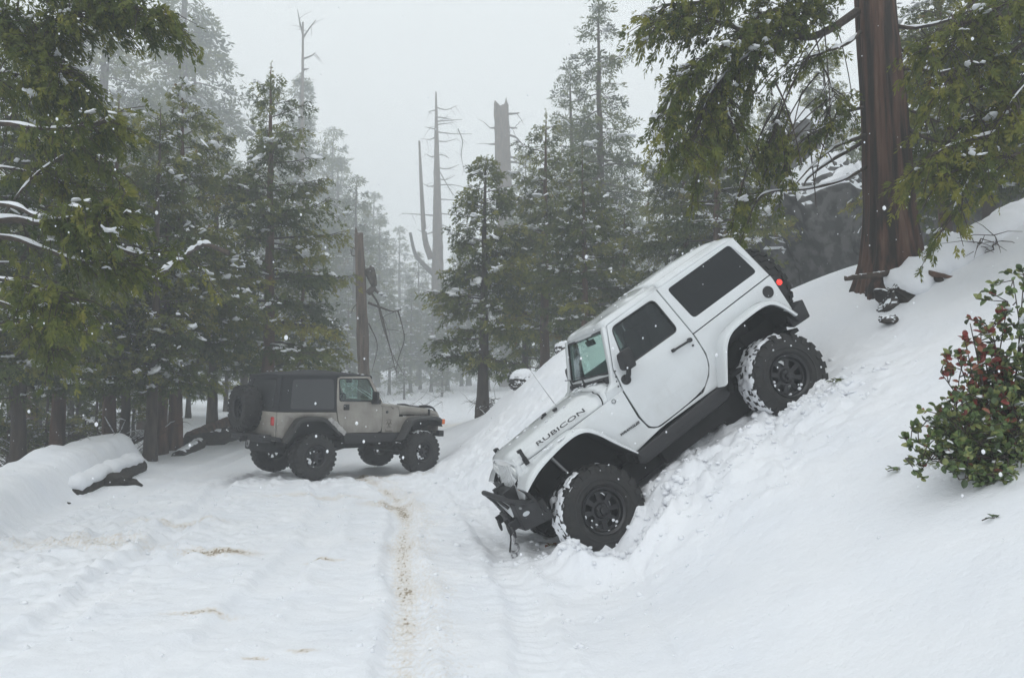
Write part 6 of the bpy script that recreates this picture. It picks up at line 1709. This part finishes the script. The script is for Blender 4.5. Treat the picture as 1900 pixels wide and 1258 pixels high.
# ------------------------------------------------------------------ broad-leaved bush on the right
def leaf_mesh(name, L, Wd, cup, mt):
    m = MB(); vs = []; 
    rows_ = [(0, .05), (.2, .75), (.5, 1.0), (.8, .72), (1.0, .10)]
    for s, wd in rows_:
        for j in (-1, 0, 1): vs.append((j * wd * Wd / 2, s * L, abs(j) * wd * cup * Wd * .5 - .25 * cup * L * s * s))
    fs = [(i * 3 + j, i * 3 + j + 1, (i + 1) * 3 + j + 1, (i + 1) * 3 + j) for i in range(4) for j in range(2)]
    m.add(vs, fs); o = obj(name, m, mt, None, smooth=True, autosmooth=180); me = o.data; bpy.data.objects.remove(o); return me
def leafm2(name, c, c2): return mat(name, c, .42, var=1, vscale=14, col2=c2, spec=.4)
LMg = [leafm2('leaf_green', (.14, .20, .06), (.08, .13, .04)), leafm2('leaf_olive', (.24, .255, .085), (.15, .18, .055)), leafm2('leaf_dark', (.08, .12, .045), (.05, .08, .03))]
LMr = [leafm2('leaf_red', (.26, .045, .035), (.15, .03, .025)), leafm2('leaf_rust', (.28, .11, .06), (.19, .06, .03))]
leafm = [[leaf_mesh('leaf', .046, .032, .5, m_), leaf_mesh('leaf', .038, .030, -.3, m_)] for m_ in LMg + LMr]
hbx, hby = X(1850, 5.3), 5.3; hbz = gh(hbx, hby)
bush = thing('broadleaf_bush', 'round-leaved green bush with reddish tips growing out of the snow at right', 'bush', (hbx, hby, hbz - .03))
rng = np.random.default_rng(77)
tips = [(1690, 815, 5.15), (1730, 855, 5.0), (1745, 690, 5.3), (1840, 610, 5.3), (1860, 660, 5.2), (1790, 740, 5.0), (1750, 770, 5.0), (1700, 835, 5.1), (1680, 850, 5.0), (1745, 800, 5.1), (1720, 780, 5.2), (1760, 740, 5.2), (1780, 700, 5.2), (1795, 650, 5.2), (1800, 600, 5.25), (1820, 590, 5.3), (1775, 660, 5.2), (1845, 640, 5.3), (1870, 560, 5.3), (1880, 520, 5.3), (1900, 510, 5.3), (1910, 600, 5.3), (1890, 640, 5.3), (1850, 700, 5.1), (1870, 740, 5.0), (1820, 740, 5.1), (1890, 800, 5.0),
        (1840, 790, 4.95), (1790, 780, 5.0), (1760, 850, 5.0), (1800, 830, 4.95), (1780, 890, 4.95), (1830, 880, 4.9), (1870, 850, 4.9), (1900, 880, 4.9), (1860, 900, 4.9), (1900, 740, 5.1), (1930, 660, 5.2), (1950, 560, 5.3), (1940, 800, 5.1), (1960, 700, 5.3), (1890, 690, 5.5), (1850, 660, 5.5), (1830, 680, 5.4), (1930, 860, 5.0), (1810, 720, 5.4), (1770, 800, 5.3), (1980, 620, 5.4), (1990, 780, 5.3)]
Ls = []; Rs = []; leaves = []
base = np.array([0, 0, 0.0]); org = np.array([hbx, hby, hbz - .03])
for ti_, tp_ in enumerate(tips):
    e = np.array(at(*tp_)[:]) - org
    b0 = base + rng.normal(size=3) * [.12, .12, 0]
    mid = b0 * .5 + e * .5 + rng.normal(size=3) * .05 + np.array([0, 0, -.04])
    P = np.array([q[:] for q in smooth_path([Vector(b0), Vector(b0 * .75 + e * .25 + [0, 0, .02]), Vector(mid), Vector(e)], 5)])
    Ls.append(P); Rs.append(np.linspace(.011, .003, len(P)))
    red = 1 if (tp_[1] < 705 and tp_[0] < 1845) else 0
    subs = [(P, 1.0)]
    for k_ in range(15):
        q = P[rng.integers(int(len(P) * .35), len(P))]; dd = rng.normal(size=3) + [0, -.2, .5]; dd /= np.linalg.norm(dd); ll = rng.uniform(.07, .20)
        sg = np.array([q, q + dd * ll * .5, q + dd * ll]); Ls.append(sg); Rs.append(np.array([.004, .003, .002])); subs.append((sg, 1))
    for sg, _ in subs:
        n_ = 10 if len(sg) == 3 else 12
        for j in range(n_):
            s = rng.uniform(.35, 1.0) ** .7 if len(sg) == 3 else rng.uniform(.55, 1)
            x = s * (len(sg) - 1); i0 = min(int(x), len(sg) - 2); q = sg[i0] * (1 - x + i0) + sg[i0 + 1] * (x - i0)
            ax_ = sg[i0 + 1] - sg[i0]; ax_ /= np.linalg.norm(ax_) + 1e-9
            leaves.append((q, ax_ * .5 + rng.normal(size=3) * .6 + np.array([0, -.1, .25]), red, tp_[1]))
V, Q = tube_np(Ls, Rs, 5); fast_mesh('stems', V, Q, M['twig'], bush, True)
# nearest leaves become parts, the rest one mass
order = sorted(range(len(leaves)), key=lambda i: leaves[i][0][1] + (0 if abs(leaves[i][0][0] + hbx - X(1820, 5.1)) < .35 else 1))
single = set(order[:300])
mass = {}
for i, (q, d, red, yy) in enumerate(leaves):
    r = rng.random()
    ci = (3 if r < .42 else 4 if r < .60 else int(rng.integers(0, 3))) if red else (4 if r < .025 else 3 if r < .035 else int(rng.integers(0, 3)))
    me = leafm[ci][int(rng.integers(0, 2))]
    d = Vector(d).normalized(); up = Vector(rng.normal(size=3) * .5 + [0, -.4, 1]); xx = d.cross(up).normalized(); zz = xx.cross(d)
    A = Matrix((xx, d, zz)).transposed().to_4x4(); s_ = rng.uniform(.8, 1.35)
    A = Matrix.Translation(Vector(q)) @ A @ Matrix.Scale(s_, 4)
    if i in single:
        o = link('leaf', me, bush); o.matrix_local = A
    else: mass.setdefault((ci), []).append((me, A))
m_all = MB(); mats_ = []; idx = []
for ci, lst in mass.items():
    for me, A in lst:
        m_all.add([A @ v.co for v in me.vertices], [tuple(p.vertices) for p in me.polygons]); idx += [ci] * len(me.polygons)
me = bpy.data.meshes.new('leaves'); me.from_pydata(m_all.v, [], m_all.f)
for m_ in LMg + LMr: me.materials.append(m_)
me.polygons.foreach_set('material_index', idx); me.polygons.foreach_set('use_smooth', [True] * len(idx))
o = link('leaves', me, bush); o['kind'] = 'stuff'
sc_ = []; ss_ = []
for i in range(150):
    q = leaves[int(rng.integers(0, len(leaves)))][0]; sc_.append(q + np.array([0, 0, .01])); ss_.append(rng.uniform(.010, .034))
V, Ft = snow_blobs(np.array(sc_), np.array(ss_), rng); o = fast_mesh('snow_load', V, Ft, M['snow'], bush, True); o['kind'] = 'stuff'
# stray sprigs lying on the snow
def sprig(px, py, Y, label, n=7, cols=(0, 1), s_=1.0):
    c = at(px, py, Y); z = gh(c.x, c.y)
    # walk along the view ray to the snow
    d = (c - Vector((0, 0, EYE))).normalized(); p = Vector((0, 0, EYE)) + d * 2.0
    for _ in range(600):
        if p.z < gh(p.x, p.y) + .012: break
        p += d * .03
    t = thing('leafy_sprig', label, 'sprig', p[:])
    m = MB().tube([(-.05 * s_, 0, 0), (0, 0, .015), (.07 * s_, .01, .01)], [.004, .003, .002], 5); obj('stem', m, M['twig'], t)
    for i in range(n):
        a = rng.uniform(0, 6.28); me = leafm[cols[i % len(cols)]][0]
        o = link('leaf', me, t); o.matrix_local = Matrix.Translation((rng.uniform(-.05, .06) * s_, rng.normal() * .012, .015)) @ Matrix.Rotation(a, 4, 'Z') @ Matrix.Rotation(rng.uniform(-.2, .7), 4, 'X') @ Matrix.Scale(s_, 4)
sprig(1660, 874, 5.2, 'single green sprig lying on the snow left of the bush')
sprig(1712, 862, 5.2, 'tiny green sprig nearest to the foot of the round-leaved bush', 5)
sprig(1548, 710, 8.2, 'yellow-green cedar sprig lying beside the rear wheel of the white car', 12, (1, 1), 1.3)
sprig(1835, 965, 4.6, 'dark little twig standing in the snow below the bush', 4, (2, 2), .8)
sprig(1022, 1014, 7.2, 'brown and green litter crushed beside the front wheel', 12, (4, 1), 1.1)

# ------------------------------------------------------------------ loose clumps of snow
def clumps(name, n, fx, seed, smin=.008, smax=.05):
    rng_ = np.random.default_rng(seed)
    C = fx(rng_, n); S = smin + (smax - smin) * rng_.random(n) ** 3.2
    z = height(C[:, 0], C[:, 1]) + S * .1
    V, Ft = snow_blobs(np.c_[C, z], S, rng_, True)
    o = fast_mesh(name, V, Ft, M['snow'], None, True); tag(o, kind='stuff'); return o
def fx(r, n):
    k = r.integers(0, 5, n)
    cx = np.array([1.15, 2.3, -4.3, -.1, .9])[k]; cy = np.array([7.2, 7.5, 8.6, 12.0, 7.0])[k]; sx = np.array([.45, .75, 1.5, 1.3, .7])[k]; sy = np.array([.35, .5, 2.2, 2.4, .8])[k]
    return np.c_[cx + r.normal(size=n) * sx, cy + r.normal(size=n) * sy]
clumps('snow_crumbs', 900, fx, 9, .005, .028)
def fr(r, n):
    k = r.integers(0, len(RUTS), n); out = np.zeros((n, 2))
    for i in range(n):
        pl = np.array(RUTS[k[i]][0]); s = r.random() ** 1.3 * (len(pl) - 1); j = int(s); out[i] = pl[j] + (pl[j + 1] - pl[j]) * (s - j)
    out[:, 0] += r.choice([-1, 1], n) * r.uniform(.15, .38, n); return out
clumps('snow_crumbs', 900, fr, 21, .004, .022)
def fw(r, n):
    a = r.uniform(-2.9, .1, n); rd = .50 + r.normal(size=n) * .07
    return np.c_[1.02 + np.cos(a) * rd, 7.42 + np.sin(a) * rd * .55]
clumps('snow_crumbs', 260, fw, 10, .008, .05)
def rw(r, n):
    return np.c_[3.0 + r.normal(size=n) * .35, 7.72 + r.normal(size=n) * .16]
clumps('snow_crumbs', 160, rw, 12, .008, .042)

# ------------------------------------------------------------------ falling snow
rng = np.random.default_rng(99)
n = 2600
Yf = 1.6 + 15 * rng.random(n) ** .8
xf = (rng.random(n) - .5) * 1.5 * Yf; zf = EYE + (rng.random(n) * .95 - .35) * Yf
ok = zf > height(xf, Yf) + .03; Yf, xf, zf = Yf[ok], xf[ok], zf[ok]; n = len(xf)
S = .0014 + .0040 * rng.random(n) ** 1.6
_i1 = bmesh.new(); bmesh.ops.create_icosphere(_i1, subdivisions=1, radius=1); _i1.verts.index_update()
oc = np.array([v.co[:] for v in _i1.verts]) * [1, 1, 1.35]; of = np.array([[v.index for v in f.verts] for f in _i1.faces]); _i1.free()
V = (oc[None] * S[:, None, None] + np.c_[xf, Yf, zf][:, None]).reshape(-1, 3); Ft = (of[None] + (np.arange(n) * 12)[:, None, None]).reshape(-1, 3)
fs_ = fast_mesh('falling_snow', V, Ft, M['snow'], None, True); tag(fs_, kind='stuff')
# ------------------------------------------------------------------ haze
hz = MB().box((0, 100, 22), (246, 276, 66))
hzm = bpy.data.materials.new('haze'); hzm.use_nodes = True
nt = hzm.node_tree; nt.nodes.clear()
ho_ = nt.nodes.new('ShaderNodeOutputMaterial'); pv = nt.nodes.new('ShaderNodeVolumePrincipled')
pv.inputs['Color'].default_value = (.93, .955, .98, 1); pv.inputs['Density'].default_value = .0060; pv.inputs['Anisotropy'].default_value = .2
nt.links.new(pv.outputs[0], ho_.inputs['Volume'])
hzo = obj('haze', hz, hzm); tag(hzo, kind='stuff')
